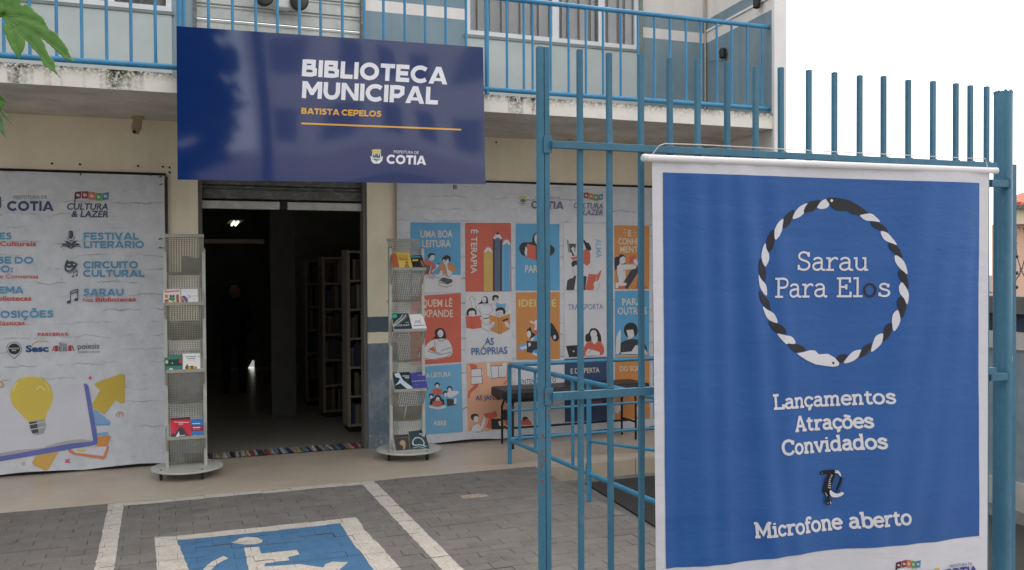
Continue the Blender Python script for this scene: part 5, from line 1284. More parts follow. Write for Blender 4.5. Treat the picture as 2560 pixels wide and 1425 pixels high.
def r5(A):
    A.poly([(985, 935), (997, 931), (1003, 942), (1007, 950), (1031, 968), (1031, 978), (1015, 970), (1001, 958), (987, 964), (996, 955), (1000, 946), (990, 943)], (.52, .60, .64)); A.line([(1006, 940), (1023, 940)], 1.8, W); A.line([(1012, 944), (1023, 943.5)], 1.6, W); A.line([(1014, 947), (1023, 946.7)], .9, (.4, .4, .4))
booklet('book', 'black book with a pale winding ribbon on the cover, third shelf of right rack', [(982, 933), (1024, 931), (1032, 976), (988, 978)], *Rb[4], (.012, .03, .035), r5)
def r6(A):
    for k in range(9): A.ell(1031 + k * 4, 953 - k * .2, .9, 1.2, W, 0, 6)
    A.line([(1044, 939), (1058, 937)], .9, (.3, .3, .5)); A.poly([(1035, 974), (1049, 973.5), (1049, 977), (1035, 977)], W); A.line([(1036, 962), (1048, 961)], .6, (.2, .2, .4))
booklet('book', 'plain deep blue book, third shelf of right rack', [(1025, 934), (1060, 929), (1070, 975.5), (1032, 977.5)], *Rb[4], (.055, .055, .26), r6)
def r7(A):
    A.line([(990, 1095), (1021, 1093), (1026, 1131)], 1, (.22, .16, .05)); A.poly([(1000, 1104), (1008, 1100), (1014, 1107), (1013, 1120), (1008, 1124), (1007, 1115), (1000, 1112)], (.30, .22, .10), True); A.poly([(997, 1128), (1016, 1126), (1016, 1130), (997, 1132)], (.55, .48, .25)); A.ell(1007, 1107, 4, 3, (.42, .32, .15), 20, 8)
booklet('book', 'small black book with a golden bust on the cover, bottom shelf of right rack', [(985, 1089), (1020, 1086.5), (1031, 1131), (993, 1136)], *Rb[6], (.03, .028, .024), r7)
def r8(A):
    A.line([(1034, 1112), (1032, 1104), (1037, 1096), (1046, 1094), (1055, 1098), (1060, 1106), (1059, 1113)], 2.6, (.38, .52, .56), True); A.line([(1030, 1108), (1036, 1113), (1050, 1112), (1066, 1116)], 2, (.45, .58, .62), True); A.line([(1033, 1120), (1046, 1117), (1062, 1120)], 1.6, (.30, .42, .45), True); A.line([(1048, 1085), (1061, 1085)], 1.8, W); A.line([(1054, 1089), (1062, 1088.7)], 1.4, W); A.line([(1056, 1092), (1063, 1091.7)], .9, (.5, .5, .5))
booklet('book', 'black book with glowing teal rings on the cover, bottom shelf of right rack', [(1021, 1080), (1061, 1075), (1074, 1127), (1031, 1129)], *Rb[6], (.012, .035, .038), r8)
booklet('book', 'pinkish brown book seen from behind on the lower part of right rack', [(1018, 1016), (1057, 1014), (1053, 1046), (1012, 1048)], *Rb[5], (.30, .19, .13), None, False)
booklet('book', 'tan book seen from behind beside the pinkish one on right rack', [(985, 1017), (1014, 1017), (1009, 1048), (983, 1050)], *Rb[5], (.26, .22, .12), None, False)

# =================================================================== BENCH
be = empty('waiting_bench', (3.6, 8.0, 0), label='black padded bench with thin black metal legs against the picture wall', category='bench')
xa, xb = 2.90, 4.42
MB().box(xa, xb, 7.84, 8.22, .455, .55, bev=.028).build('seat', M['leather'], be)
for x in (xa + .10, xb - .14):
    for (y0, s) in ((7.88, 1), (8.17, -1)):
        MB().tube([(x, y0, 0), (x, y0, .36), (x + .012, y0 + s * .03, .42), (x + .05, y0 + s * .07, .455)], .0115, 8).build('leg', M['black_metal'], be)
    MB().bar((x, 7.89, .17), (x, 8.16, .17), .016, .016).build('stretcher', M['black_metal'], be)
MB().bar((xa + .10, 8.02, .17), (xb - .14, 8.02, .17), .018, .018).build('stretcher', M['black_metal'], be)
MB().bar((xa + .04, 7.90, .44), (xb - .04, 7.90, .44), .02, .02).bar((xa + .04, 8.15, .44), (xb - .04, 8.15, .44), .02, .02).build('seat_frame', M['black_metal'], be)

# =================================================================== HANDRAIL ROUND THE RAMP
rr_ = empty('ramp_handrail', (2.78, 7.29, 0), label='low blue tube handrail turning the corner of the sunken ramp', category='handrail')
xr0 = 2.745; T = lambda pts, r=.019: MB().tube(pts, r, 12)
xe = 6.0
T([(xe, 7.29, .848), (xr0, 7.29, .848), (xr0 + .005, 7.27, .848), (2.83, 5.89, .85), (2.93, 4.0, .85)]).build('top_rail', M['ramp_blue'], rr_)
T([(xe, 7.29, .213), (xr0, 7.29, .213)], .015).build('bottom_rail', M['ramp_blue'], rr_)
T([(xr0, 7.27, .205), (2.83, 5.89, .195), (2.93, 4.0, .18)], .017).build('bottom_rail', M['ramp_blue'], rr_)
T([(xe, 7.29, .46), (xr0, 7.29, .455)], .011).build('middle_rail', M['ramp_blue'], rr_)
T([(2.835, 5.87, .43), (2.95, 4.0, .62)], .011).build('middle_rail', M['ramp_blue'], rr_)
for (x, y) in ((xr0, 7.29), (2.822, 5.89), (4.034, 7.29), (5.2, 7.29), (2.90, 4.3)):
    T([(x, y, -.03 if y < 7 else 0), (x, y, .848)], .018).build('post', M['ramp_blue'], rr_)
for px in (1308, 1342, 1424, 1576):
    p = at_x(px, 1000, 2.79); 
    T([(2.745 + (7.29 - p.y) * .061, p.y, .20), (2.745 + (7.29 - p.y) * .061, p.y, .845)], .0125).build('baluster', M['ramp_blue'], rr_)

# =================================================================== GATE
ga = empty('street_gate', (2.0, 2.6, 0), label='tall weathered teal steel gate of square bars with a blue poster hanging on it', category='gate')
YG = 2.6; tip = 2.338
MB().box(1.0745, 1.0935, YG - .010, YG + .010, .04, 2.335, bev=.0015).build('stile', M['gate_rust'], ga)
MB().box(1.0955, 1.1125, YG - .009, YG + .009, .04, 2.335, bev=.0015).build('stile', M['gate_rust'], ga)
for z in (2.036, 1.262): MB().box(1.090, 1.118, YG - .015, YG - .0105, z - .026, z + .026, bev=.001).build('hinge_plate', M['gate_rust'], ga)
for z, h in ((2.036, .022), (1.262, .026), (.30, .026)):
    MB().box(1.113, 2.935, YG - .027, YG - .0085, z - h / 2, z + h / 2, bev=.0015).build('rail', M['gate_blue'], ga)
gp = [1446, 1522, 1598, 1672, 1743.5, 1818, 1885, 1953, 2018, 2083, 2146, 2208, 2269, 2330, 2388, 2425, 2465]
def gbar():
    mb = MB(); mb.box(-.0085, .0085, -.0075, .0075, .05, tip, bev=.0016); return mb.mesh('bar', M['gate_blue'])
gm = gbar()
for px in gp:
    x = at_y(px + 1.5, 250, YG).x
    o = link('bar', gm, ga); o.location = Vector((x, YG, (px * 7919 % 13 - 6) * .0007)) - ga.location
    o.rotation_euler = (0, (px * 31 % 7 - 3) * .0006, 0)
# weld beads
for i_, px in enumerate(gp + gp[:3]):
    x = at_y(px + 1.5, 250, YG).x
    if i_ >= len(gp):
        MB().tube([(x - .010, YG - .010, 1.277), (x, YG - .011, 1.279), (x + .010, YG - .010, 1.276)], .0032, 6).build('weld', M['gate_blue'], ga); continue
    MB().tube([(x - .012, YG - .010, 2.049), (x + .010, YG - .010, 2.050)], .003, 6).build('weld', M['gate_blue'], ga)
gpost = empty('gate_post', (3.0, 2.64, 0), label='thick round teal steel post at the right end of the gate', category='post')
b = MB(); xp = at_y(2506, 900, 2.64).x
prof = [(.0335, 0), (.0335, 2.325), (.032, 2.33)]
b.lathe((xp, 2.64, 0), prof, 32).build('pole', M['gate_blue'], gpost)
bm_ = MB(); 
for k in range(16):
    a = 2 * math.pi * k / 16; bm_.tube([(xp + .029 * math.cos(a), 2.64 + .029 * math.sin(a), 2.325), (xp + .029 * math.cos(a + .3), 2.64 + .029 * math.sin(a + .3), 2.330 + .004 * math.sin(k * 2.7))], .006, 6)
bm_.build('cut_rim', M['gate_blue'], gpost)
for z in (1.972, 1.235):
    h = MB().box(2.93, xp - .020, 2.592, 2.612, z - .014, z + .014, bev=.002).build('hinge', M['gate_blue'], gpost)
    MB().tube([(xp - .018, 2.600, z - .016), (xp - .018, 2.600, z + .020)], .011, 10).build('hinge_pin', M['gate_blue'], h)
s0 = at_y(2524, 898, 2.60)
a0 = math.atan2(-1, .36); vs = []; fs = []
for i in range(7):
    a = R(-62) + R(32) * i / 6
    for z in (s0.z - .012, s0.z + .011): vs.append((xp + .0343 * math.cos(a), 2.64 + .0343 * math.sin(a), z + .002 * math.sin(i * 2.1)))
fs = [(2 * i, 2 * i + 2, 2 * i + 3, 2 * i + 1) for i in range(6)]
MB().add(vs, fs).build('paper_remnant', M['band_white'], gpost)
# slim post and latch right behind
fp = empty('fence_post', (3.2, 2.8, 0), label='slim blue fence post just behind the thick round gate post', category='post')
xq = at_y(2532, 700, 2.80).x; zt = at_y(2532, 412, 2.80).z
MB().box(xq - .030, xq + .002, 2.785, 2.815, 0, zt).build('upright', M['gate_blue'], fp)
for py in (641, 682, 718):
    p = at_y(2535, py, 2.79); MB().lathe((xq + .003, 2.79, p.z), [(.0, -.004), (.008, -.003), (.008, .008), (0, .009)], 8, 'x').build('bolt', M['black_metal'], fp)

# =================================================================== HANGING POSTER
bn = empty('hanging_poster', (2.2, 2.5, 2.0), label='blue fabric poster with snake ring and white event lettering hung on the gate', category='poster')
YP = 2.540
B_ = lambda px, py: at_y(px, py, YP)
def bwave(px, py):
    u = (px - 1640) / 840; v = (py - 400) / 1000
    w = 0.0
    for (x0, x1, s, a) in ((1735, 1765, 26, .006), (1800, 1815, 22, .007), (1850, 1935, 30, .010), (1930, 1995, 26, .006), (2330, 2180, 48, .012), (2395, 2255, 36, .012), (2440, 2330, 34, .010), (2060, 2080, 60, -.004), (1690, 1690, 20, -.004)):
        xc = x0 + (x1 - x0) * v; w += 2.2 * a * math.exp(-((px - xc) / s) ** 2) * min(1, .25 + v * 2.2) * (1 - .35 * v)
    w += .004 * math.sin(v * 6 + u * 3) * v + .0018 * math.sin(v * 30 + math.sin(u * 9) * 2) * (.3 + v * .4)
    w += .004 * v * math.sin(u * 5.0 + .8)
    return (w - .006 * min(1, v * 3)) * min(1.0, max(.12, min(px - 1632, 2475 - px) / 60))
def bmap(px, py, k):
    p = B_(px, py); p.y = YP - bwave(px, py) - k / 1000; return p
def sheet(l_top, r_top, r_bot, l_bot, k, nx=90, nz=90, bend=None):
    vs = []; fs = []
    for j in range(nz + 1):
        for i in range(nx + 1):
            u, v = i / nx, j / nz
            a = (l_top[0] + (r_top[0] - l_top[0]) * u, l_top[1] + (r_top[1] - l_top[1]) * u); c = (l_bot[0] + (r_bot[0] - l_bot[0]) * u, l_bot[1] + (r_bot[1] - l_bot[1]) * u)
            px, py = a[0] + (c[0] - a[0]) * v, a[1] + (c[1] - a[1]) * v
            if bend and v > .9: py += bend * math.sin(u * 9) * (v - .9) * 10
            vs.append(bmap(px, py, k))
    for j in range(nz):
        for i in range(nx): q = j * (nx + 1) + i; fs.append((q, q + 1, q + nx + 2, q + nx + 1))
    return MB().add(vs, fs, 0, True)
def fabric(name, a, c):
    t = NT(name); p = t.pos(); col = t.mix(t.ramp(t.noise(p, 2.2, 4), .3, .7), a, c)
    hh = t.math('ADD', t.noise(t.scale(p, (1, 1, 2.6)), 9, 5, .65, .8), t.math('MULTIPLY', t.noise(t.scale(p, (.35, 1, 3)), 5, 2, .5), 1.4))
    t.bump(hh, .26, .010)
    return t.out(col, .5, 0, .35)
sheet((1630, 402), (2472, 428), (2468, 1560), (1642, 1600), 0).build('white_cloth', fabric('white_poster_fabric', (.69, .69, .73), (.65, .65, .695)), bn)
sheet((1657, 431), (2446, 458), (2449, 1339), (1666, 1422), 1.4, 90, 90, 2.2).build('blue_print', fabric('blue_poster_ink', (.019, .100, .335), (.025, .117, .37)), bn)
tA, tB = B_(1610, 395), B_(2486, 427); tA.y = tB.y = YP - .004
MB().tube([tA, tB], .0112, 18).build('hanging_tube', M['tube'], bn)
for p, s in ((tA, -1), (tB, 1)):
    MB().tube([p + Vector((s * -.008, 0, 0)), p + Vector((s * .006, 0, 0)), p + Vector((s * .010, 0, 0))], [.0122, .0122, .008], 16).build('end_cap', M['white_pl'], bn)
q = [B_(1628, 388), B_(1640, 366), B_(1655, 361), B_(1750, 364), B_(2050, 380), B_(2430, 398), B_(2452, 398), B_(2466, 417)]
for i, v in enumerate(q): v.y = YP - .02 if 0 < i < 7 else YP - .004
MB().tube(q, .0017, 6).build('cord', M['string'], bn)
PW_ = (.72, .72, .76); PK = (.035, .034, .036)
A = Art(bmap, base=3.0, step=.2, maxlen=16)
A.frame(2.968, 1860, 460)
wh = [[(545, 168), (575, 130), (605, 112), (622, 120), (636, 152), (618, 176), (585, 185), (560, 182)],
      [(362, 258), (372, 220), (400, 180), (435, 155), (472, 145), (455, 195), (435, 228), (400, 250)],
      [(220, 412), (216, 350), (235, 300), (262, 270), (285, 262), (278, 310), (270, 350), (245, 395)],
      [(152, 612), (125, 565), (122, 520), (135, 470), (153, 440), (160, 480), (178, 520), (178, 565)],
      [(160, 828), (110, 775), (95, 720), (93, 672), (110, 700), (155, 745), (166, 790)],
      [(128, 910), (165, 930), (215, 960), (236, 1000), (240, 1030), (200, 1018), (160, 985)],
      [(240, 1112), (290, 1120), (350, 1132), (382, 1165), (380, 1186), (330, 1185), (295, 1180)],
      [(860, 232), (900, 222), (945, 220), (980, 245), (1010, 280), (960, 275), (900, 268)],
      [(1016, 352), (1060, 360), (1095, 395), (1130, 450), (1085, 435), (1040, 410)],
      [(1116, 530), (1150, 545), (1180, 590), (1194, 668), (1155, 635), (1120, 580)],
      [(1160, 730), (1140, 760), (1145, 810), (1170, 850), (1188, 892), (1200, 830), (1190, 780)],
      [(1130, 936), (1100, 965), (1092, 1020), (1100, 1092), (1130, 1050), (1143, 1000)],
      [(1032, 1110), (990, 1125), (970, 1160), (950, 1245), (1000, 1210), (1025, 1170)],
      [(880, 1232), (830, 1240), (795, 1270), (755, 1330), (820, 1315), (865, 1275)]]
bk = [[(447, 210), (455, 170), (485, 135), (530, 122), (570, 122), (548, 165), (515, 200)],
      [(285, 325), (285, 275), (310, 230), (370, 192), (355, 250), (345, 285), (310, 322)],
      [(175, 500), (160, 440), (175, 385), (208, 342), (214, 400), (214, 440), (195, 490)],
      [(145, 720), (100, 660), (98, 600), (115, 548), (130, 590), (157, 640), (158, 690)],
      [(188, 940), (120, 880), (102, 840), (100, 792), (135, 825), (180, 865), (190, 910)],
      [(178, 1018), (225, 1032), (270, 1050), (300, 1085), (300, 1112), (245, 1108), (205, 1075)],
      [(312, 1186), (370, 1188), (430, 1195), (465, 1225), (465, 1240), (420, 1245), (375, 1245)],
      [(945, 282), (990, 285), (1040, 310), (1070, 355), (1010, 340), (960, 315)],
      [(1074, 440), (1110, 445), (1145, 480), (1165, 552), (1120, 520), (1082, 480)],
      [(1146, 635), (1180, 660), (1195, 710), (1197, 780), (1160, 725), (1138, 680)],
      [(1158, 835), (1130, 860), (1130, 910), (1150, 995), (1172, 950), (1182, 895)],
      [(1085, 1030), (1050, 1055), (1038, 1100), (1033, 1165), (1070, 1130), (1088, 1080)],
      [(955, 1182), (910, 1200), (880, 1235), (862, 1292), (910, 1270), (945, 1225)]]
for p in wh: A.poly(p, PW_, True); A.k = 3.0
A.k = 3.3
for p in bk: A.poly(p, PK, True); A.k = 3.3
A.k = 3.6
A.poly([(612, 112), (630, 102), (680, 100), (780, 120), (850, 160), (928, 215), (860, 230), (800, 220), (770, 198), (690, 195), (655, 172), (635, 145)], PK); A.poly([(692, 1300), (730, 1268), (770, 1264), (782, 1275), (760, 1310), (725, 1336), (715, 1320)], PK)
A.poly([(392, 1258), (450, 1248), (500, 1235), (540, 1236), (570, 1265), (640, 1262), (690, 1290), (722, 1330), (715, 1350), (680, 1358), (620, 1352), (545, 1340), (480, 1312)], PW_)
A.k = 4.0; A.ell(652, 123, 10, 11, PW_, 0, 12); A.ell(678, 1330, 9, 10, PK, 0, 12)
A.px(); A.build('snake_ring', M['banner'], bn); A = Art(bmap, base=3.2, step=.2, maxlen=16)
A.slab('Sarau', (1994, 674.5), (2170, 674.5), 44, PW_, .115)
A.k = 3.2
A.slab('Para Elos', (1934, 742), (2225, 740), 45, PW_, .115, cols={7: PK})
A.k = 3.2
A.slab('Lançamentos', (1932, 1021.5), (2232, 1006), 33, PW_, .185)
A.k = 3.2
A.slab('Atrações', (1987, 1077), (2183, 1067.5), 33, PW_, .20)
A.k = 3.2
A.slab('Convidados', (1954, 1136), (2211, 1118), 34, PW_, .20)
A.k = 3.2
A.slab('Microfone aberto', (1887, 1342), (2269, 1306), 34, PW_, .20, h2=35)
A.build('lettering', M['banner'], bn); A = Art(bmap, base=3.2, step=.15, maxlen=16)
A.frame(12.96, 2060, 1160)
BK2 = (.012, .013, .02)
A.poly([(-80, 320), (-60, 270), (20, 230), (120, 215), (300, 205), (420, 215), (540, 280), (610, 370), (635, 500), (600, 650), (540, 780), (470, 930), (420, 930), (340, 900), (300, 960), (250, 1050), (180, 1080), (110, 1040), (40, 960), (5, 880), (30, 780), (100, 560), (170, 400), (150, 340), (60, 360), (-30, 380)], BK2)
A.poly([(430, 340), (560, 400), (535, 560), (465, 760), (420, 930), (350, 880), (310, 800), (340, 640), (390, 480)], (.024, .11, .35))
for k in range(9): A.line([(430 - k * 12, 410 + k * 58), (505 - k * 12, 440 + k * 58)], 15, BK2)
for k, (x, y, w) in enumerate(((305, 380, 46), (275, 440, 44), (248, 508, 48), (228, 572, 52), (235, 640, 75), (228, 712, 95), (225, 785, 95))): A.line([(x - w / 2, y - 8), (x + w / 2, y + 8)], 24, PW_)
for k in range(11): A.line([(170 - k * 12, 425 + k * 42), (50 - k * 7, 445 + k * 42)], 15, BK2)
for k in range(9): A.line([(590 - k * 14, 462 + k * 50), (672 - k * 14, 484 + k * 50)], 17, BK2)
A.poly([(380, 225), (420, 200), (490, 225), (550, 300), (580, 410), (550, 405), (470, 310), (380, 300)], PW_); A.line([(400, 260), (440, 250)], 20, BK2)
A.poly([(215, 855), (270, 865), (330, 930), (410, 965), (490, 965), (570, 920), (630, 920), (660, 950), (640, 1000), (560, 1050), (470, 1085), (310, 1085), (240, 1030), (210, 950)], PW_); A.ell(598, 990, 9, 9, BK2, 0, 8)
A.poly([(110, 1050), (200, 1050), (200, 1150), (280, 1180), (270, 1260), (240, 1300), (150, 1340), (95, 1330), (100, 1240), (75, 1180)], BK2); A.poly([(215, 1210), (245, 1220), (255, 1290), (235, 1300)], PW_); A.ell(150, 1275, 14, 12, PW_, 0, 8); A.ell(-50, 300, 12, 12, PW_, 0, 8)
A.line([(70, 930), (90, 990), (135, 1040)], 16, PW_)
A.px(); A.build('microphone_picture', M['banner'], bn); A = Art(bmap, base=1.2, step=.15, maxlen=16)
flag(A, lambda p: (2234 + (p[0] - 1140) / 8.1, 1399 + (p[1] - 112) / 6.3 - max(0, p[0] - 1380) / 60 + 3 * math.cos((p[0] - 1140) / 83)))
crest(A, 2338, 1430, 18, False)
A.text('PREFEITURA DE', (2375, 1419), (2431, 1412.5), 7, (.10, .10, .20)); A.text('COTIA', (2361, 1446), (2446, 1437), 22, (.05, .07, .28), .034)
A.text('CULTURA', (2232, 1446), (2300, 1440), 12, (.05, .07, .2), .02, shear=.15)
A.build('printed_logos', M['banner'], bn)
# =================================================================== INSIDE THE LIBRARY
wood2 = M['wood']
def bookcase(x0, yf, zt, w=1.0, d=.30, lab='', dark=1.0, nsh=6):
    e = empty('bookcase', (x0, yf, 0), label=lab, category='bookcase', group=None)
    MB().box(x0, x0 + .03, yf, yf + d, .06, zt).build('side_panel', wood2, e)
    MB().box(x0 + w - .03, x0 + w, yf, yf + d, .06, zt).build('side_panel', wood2, e)
    MB().box(x0 + .03, x0 + w - .03, yf + d - .015, yf + d, .06, zt).build('back_panel', M['room'], e)
    MB().box(x0 + .02, x0 + w - .02, yf + .03, yf + d - .02, 0, .059).build('plinth', M['black'], e)
    zs = [.06 + (zt - .09) * i / nsh for i in range(nsh + 1)]
    rr = random.Random(int(x0 * 100)); cols = [(.30, .06, .05), (.05, .10, .22), (.45, .40, .30), (.10, .18, .10), (.5, .48, .44), (.15, .10, .08), (.40, .25, .08)]
    for z in zs: MB().box(x0 + .031, x0 + w - .031, yf + .004, yf + d - .016, z, z + .022).build('shelf', wood2, e)
    n = 0
    for z in zs[:-1]:
        x = x0 + .04
        while x < x0 + w - .08:
            t = rr.uniform(.018, .045); h = rr.uniform(.19, .26)
            if rr.random() < .88 and x < x0 + .5:
                A = MB().box(x, x + t - .002, yf + rr.uniform(.015, .04), yf + .2, z + .0225, z + .0225 + min(h, (zs[1] - zs[0]) - .04))
                A.build('book', bcol[rr.randrange(7)], e)
            x += t
    return e
bcol = [simple('book_spine', c, .6, var=.05) for c in [(.10, .03, .025), (.02, .035, .07), (.15, .13, .10), (.035, .06, .04), (.19, .18, .165), (.06, .045, .035), (.13, .09, .04)]]
bookcase(1.745, 9.32, 1.87, 1.1, .30, 'beech bookcase nearest the doorway, end panel toward the aisle')
bookcase(1.665, 10.38, 1.82, 1.1, .30, 'second beech bookcase behind the first one inside the library')
bookcase(1.62, 11.42, 1.80, 1.1, .30, 'third bookcase, deepest and darkest inside the library')
cl = empty('ceiling_lamp', (0, 12.6, 2.4), label='lit pair of fluorescent tubes hanging deep inside the dark library', category='lamp')
a = at_y(586, 554, 12.2); c = at_y(597, 541, 13.1); 
MB().box(a.x - .05, a.x + .13, 12.2, 13.2, a.z + .02, a.z + .04).build('lamp_tray', M['dark_conc'], cl)
for d in (0, .05): MB().tube([(a.x + d, 12.25, a.z), (a.x + d + .03, 13.15, a.z)], .014, 8).build('tube', M['lamp'], cl)
# person standing in the dark
def person():
    x, y = at_y(584, 733, 13.0).x, 13.0
    e = empty('person', (x, y, 0), label='person in dark clothes standing in the gloom deep inside the library', category='person')
    J = [(0, 0, .78), (0, 0, .98), (0, -.03, 1.18), (0, -.07, 1.28), (0, -.09, 1.38), (.16, -.03, 1.16), (.22, -.05, .95), (.12, -.18, .82), (-.16, -.03, 1.16), (-.22, -.05, .95), (-.12, -.18, .82), (.09, 0, .72), (.10, -.02, .40), (.10, 0, .06), (.11, -.12, .03), (-.09, 0, .72), (-.10, -.02, .40), (-.10, 0, .06), (-.11, -.12, .03)]
    E_ = [(0, 1), (1, 2), (2, 3), (3, 4), (2, 5), (5, 6), (6, 7), (2, 8), (8, 9), (9, 10), (0, 11), (11, 12), (12, 13), (13, 14), (0, 15), (15, 16), (16, 17), (17, 18)]
    rad = [.13, .13, .13, .055, .08, .065, .045, .035, .065, .045, .035, .085, .06, .045, .035, .085, .06, .045, .035]
    me = bpy.data.meshes.new('body'); me.from_pydata([(x + p[0], y + p[1], p[2]) for p in J], E_, []); me.materials.append(M['cloth'])
    o = link('body', me, e); md = o.modifiers.new('s', 'SKIN')
    for i, v in enumerate(me.skin_vertices[0].data if me.skin_vertices else []): v.radius = (rad[i], rad[i])
    if not me.skin_vertices:
        pass
    o.modifiers.new('u', 'SUBSURF').levels = 1
    MB().lathe((x, y - .1, 1.38), [(.02, -.09), (.07, -.05), (.085, .02), (.075, .09), (.03, .125), (0, .13)], 16).build('head', M['skin'], e)
    MB().lathe((x, y - .085, 1.41), [(.083, -.02), (.092, .04), (.07, .10), (0, .125)], 16).build('hair', M['hair'], e)
    return e
person()
# rag rug on the threshold
rg = empty('rag_rug', (1.05, 8.63, 0), label='multicoloured striped rag rug lying across the door threshold', category='rug')
rr = random.Random(11); rc = [(.50, .46, .43), (.42, .38, .36), (.03, .03, .045), (.035, .04, .10), (.26, .04, .06), (.46, .42, .38), (.12, .22, .26), (.38, .26, .25), (.30, .28, .10), (.07, .06, .07), (.38, .36, .34), (.10, .17, .12), (.40, .31, .31)]
rm = [simple('rag_strip', c, .95, var=.25, vs=60) for c in rc]
x = .325
while x < 1.735:
    w = rr.uniform(.012, .05); w = min(w, 1.737 - x); lean = rr.uniform(-.02, .012)
    vs = []; n = 8
    for j in range(n + 1):
        yy = 8.445 + .26 * j / n; ww = .0015 * math.sin(j * 2.2 + x * 90)
        for k in range(5):
            s = k / 4; vs.append((x + w * s + lean * j / n + ww, yy, .002 + .011 * math.sin(math.pi * s) * (1 + .25 * math.sin(j * 1.7 + x * 50))))
    fs = [(j * 5 + k, j * 5 + k + 1, j * 5 + k + 6, j * 5 + k + 5) for j in range(n) for k in range(4)]
    MB().add(vs, fs, 0, True).build('strip', rm[rr.randrange(len(rm))], rg); x += w

# =================================================================== LEAVES AT THE LEFT EDGE
tr = empty('papaya_tree', (-1.9, 3.3, 0), label='broad-lobed green leaves hanging into the upper left corner', category='tree')
YL_ = 3.25
def leaf(pts, mat, veins, bend, y0=YL_, sc=3.959, name='leaf'):
    f = lambda p: (p[0] / sc, p[1] / sc)
    P = [f(p) for p in pts]; dense = []
    for i in range(len(P)):                       # toothed margin
        a, b = Vector(P[i]), Vector(P[(i + 1) % len(P)]); L = (b - a).length; k = max(1, int(L / 5))
        nrm = Vector((b.y - a.y, a.x - b.x)).normalized() if L else Vector((0, 0))
        for j in range(k): dense.append(tuple(a + (b - a) * (j / k) + nrm * ((.7 if j % 2 else -.7) if j else 0)))
    tri = tessellate_polygon([[Vector((p[0], p[1], 0)) for p in dense]])
    bm = bmesh.new(); vv = [bm.verts.new((p[0], p[1], 0)) for p in dense]
    for t in tri:
        try: bm.faces.new([vv[i] for i in t])
        except Exception: pass
    for _ in range(5):
        e = [e for e in bm.edges if e.calc_length() > 7]
        if not e: break
        bmesh.ops.subdivide_edges(bm, edges=e, cuts=1); bmesh.ops.triangulate(bm, faces=bm.faces[:])
    def h(x, y):
        d = bend(x, y)
        for v in veins:
            v = [f(q) for q in v]
            for a, b in zip(v[:-1], v[1:]):
                a, b = Vector(a), Vector(b); t = max(0, min(1, (Vector((x, y)) - a).dot(b - a) / max(1e-6, (b - a).length_squared))); dd = (Vector((x, y)) - a - (b - a) * t).length
                d += .0035 * math.exp(-(dd / 7) ** 2)
        return d + .004 * noise.noise(Vector((x / 40, y / 40, 0)))
    def mp(x, y, k): p = at_y(x, y, y0 + h(x, y)); n = (EYEV - p).normalized(); return p + n * k
    bm.verts.ensure_lookup_table(); bm.verts.index_update()
    o = MB().add([mp(v.co.x, v.co.y, 0) for v in bm.verts], [[v.index for v in q.verts] for q in bm.faces], 0, True).build(name, mat, tr)
    sol = o.modifiers.new('thickness', 'SOLIDIFY'); sol.thickness = .0012
    bm.free()
    for v in veins:
        q = catmull([f(p) for p in v], 5); pp = [mp(a, b, .0012) for a, b in q]
        MB().tube(pp, [.0022 * (1 - .8 * i / len(pp)) for i in range(len(pp))], 6).build('vein', M['vein'], o)
leaf([(-90, -110), (60, -130), (210, -60), (205, 45), (225, 60), (265, 40), (320, 80), (350, 120), (425, 175), (445, 215), (485, 290), (560, 330), (605, 390), (665, 470), (690, 540), (725, 595), (755, 614), (700, 602), (640, 580), (560, 510), (480, 435), (410, 378), (400, 375), (440, 430), (462, 500), (480, 545), (525, 590), (545, 640), (552, 700), (602, 772), (520, 705), (440, 650), (410, 600), (385, 540), (330, 490), (280, 420), (245, 385), (250, 400), (248, 440), (235, 490), (190, 570), (190, 602), (175, 565), (150, 530), (120, 490), (75, 400), (60, 350), (30, 300), (28, 255), (62, 250), (45, 200), (30, 170), (-90, 120)],
     M['leaf'], [[(35, 150), (200, 250), (380, 350), (520, 450), (640, 540), (735, 608)], [(35, 150), (150, 270), (280, 400), (400, 540), (500, 660), (595, 765)], [(35, 150), (110, 290), (150, 430), (185, 560)], [(35, 150), (200, 165), (330, 200), (430, 250), (480, 285)], [(35, 150), (90, 60), (110, -60)], [(30, 150), (20, 30), (0, -80)]],
     lambda x, y: -.0004 * x - .0006 * y + .00000 * x)
leaf([(-80, 900), (0, 928), (30, 960), (72, 1024), (40, 1005), (20, 985), (46, 1036), (22, 1068), (20, 1090), (0, 1098), (-80, 1090)], M['leaf'], [[(-80, 960), (0, 1000), (40, 1034)]], lambda x, y: .02, YL_ + .1)
leaf([(-80, 1080), (10, 1088), (35, 1105), (72, 1145), (85, 1185), (118, 1225), (70, 1185), (40, 1160), (10, 1105), (-20, 1110)], M['leaf_pale'], [[(-60, 1085), (30, 1115), (110, 1215)]], lambda x, y: .06, YL_ + .2)
leaf([(-90, 1100), (0, 1115), (20, 1160), (34, 1210), (48, 1280), (60, 1372), (38, 1340), (0, 1295), (-30, 1270), (-90, 1250)], M['leaf_pale'], [[(-80, 1130), (0, 1210), (58, 1368)]], lambda x, y: .04, YL_ + .15)
pA = at_y(8, 38, YL_); MB().tube([pA, pA + Vector((-.12, .02, -.02)), pA + Vector((-.7, .05, -.35))], .006, 8).build('petiole', M['vein'], tr)
MB().tube([(-2.0, 3.3, -.05), (-1.95, 3.3, 1.2), (-1.88, 3.28, 2.4), (-1.86, 3.3, 3.3)], [.09, .08, .065, .05], 14).build('trunk', M['bark'], tr)

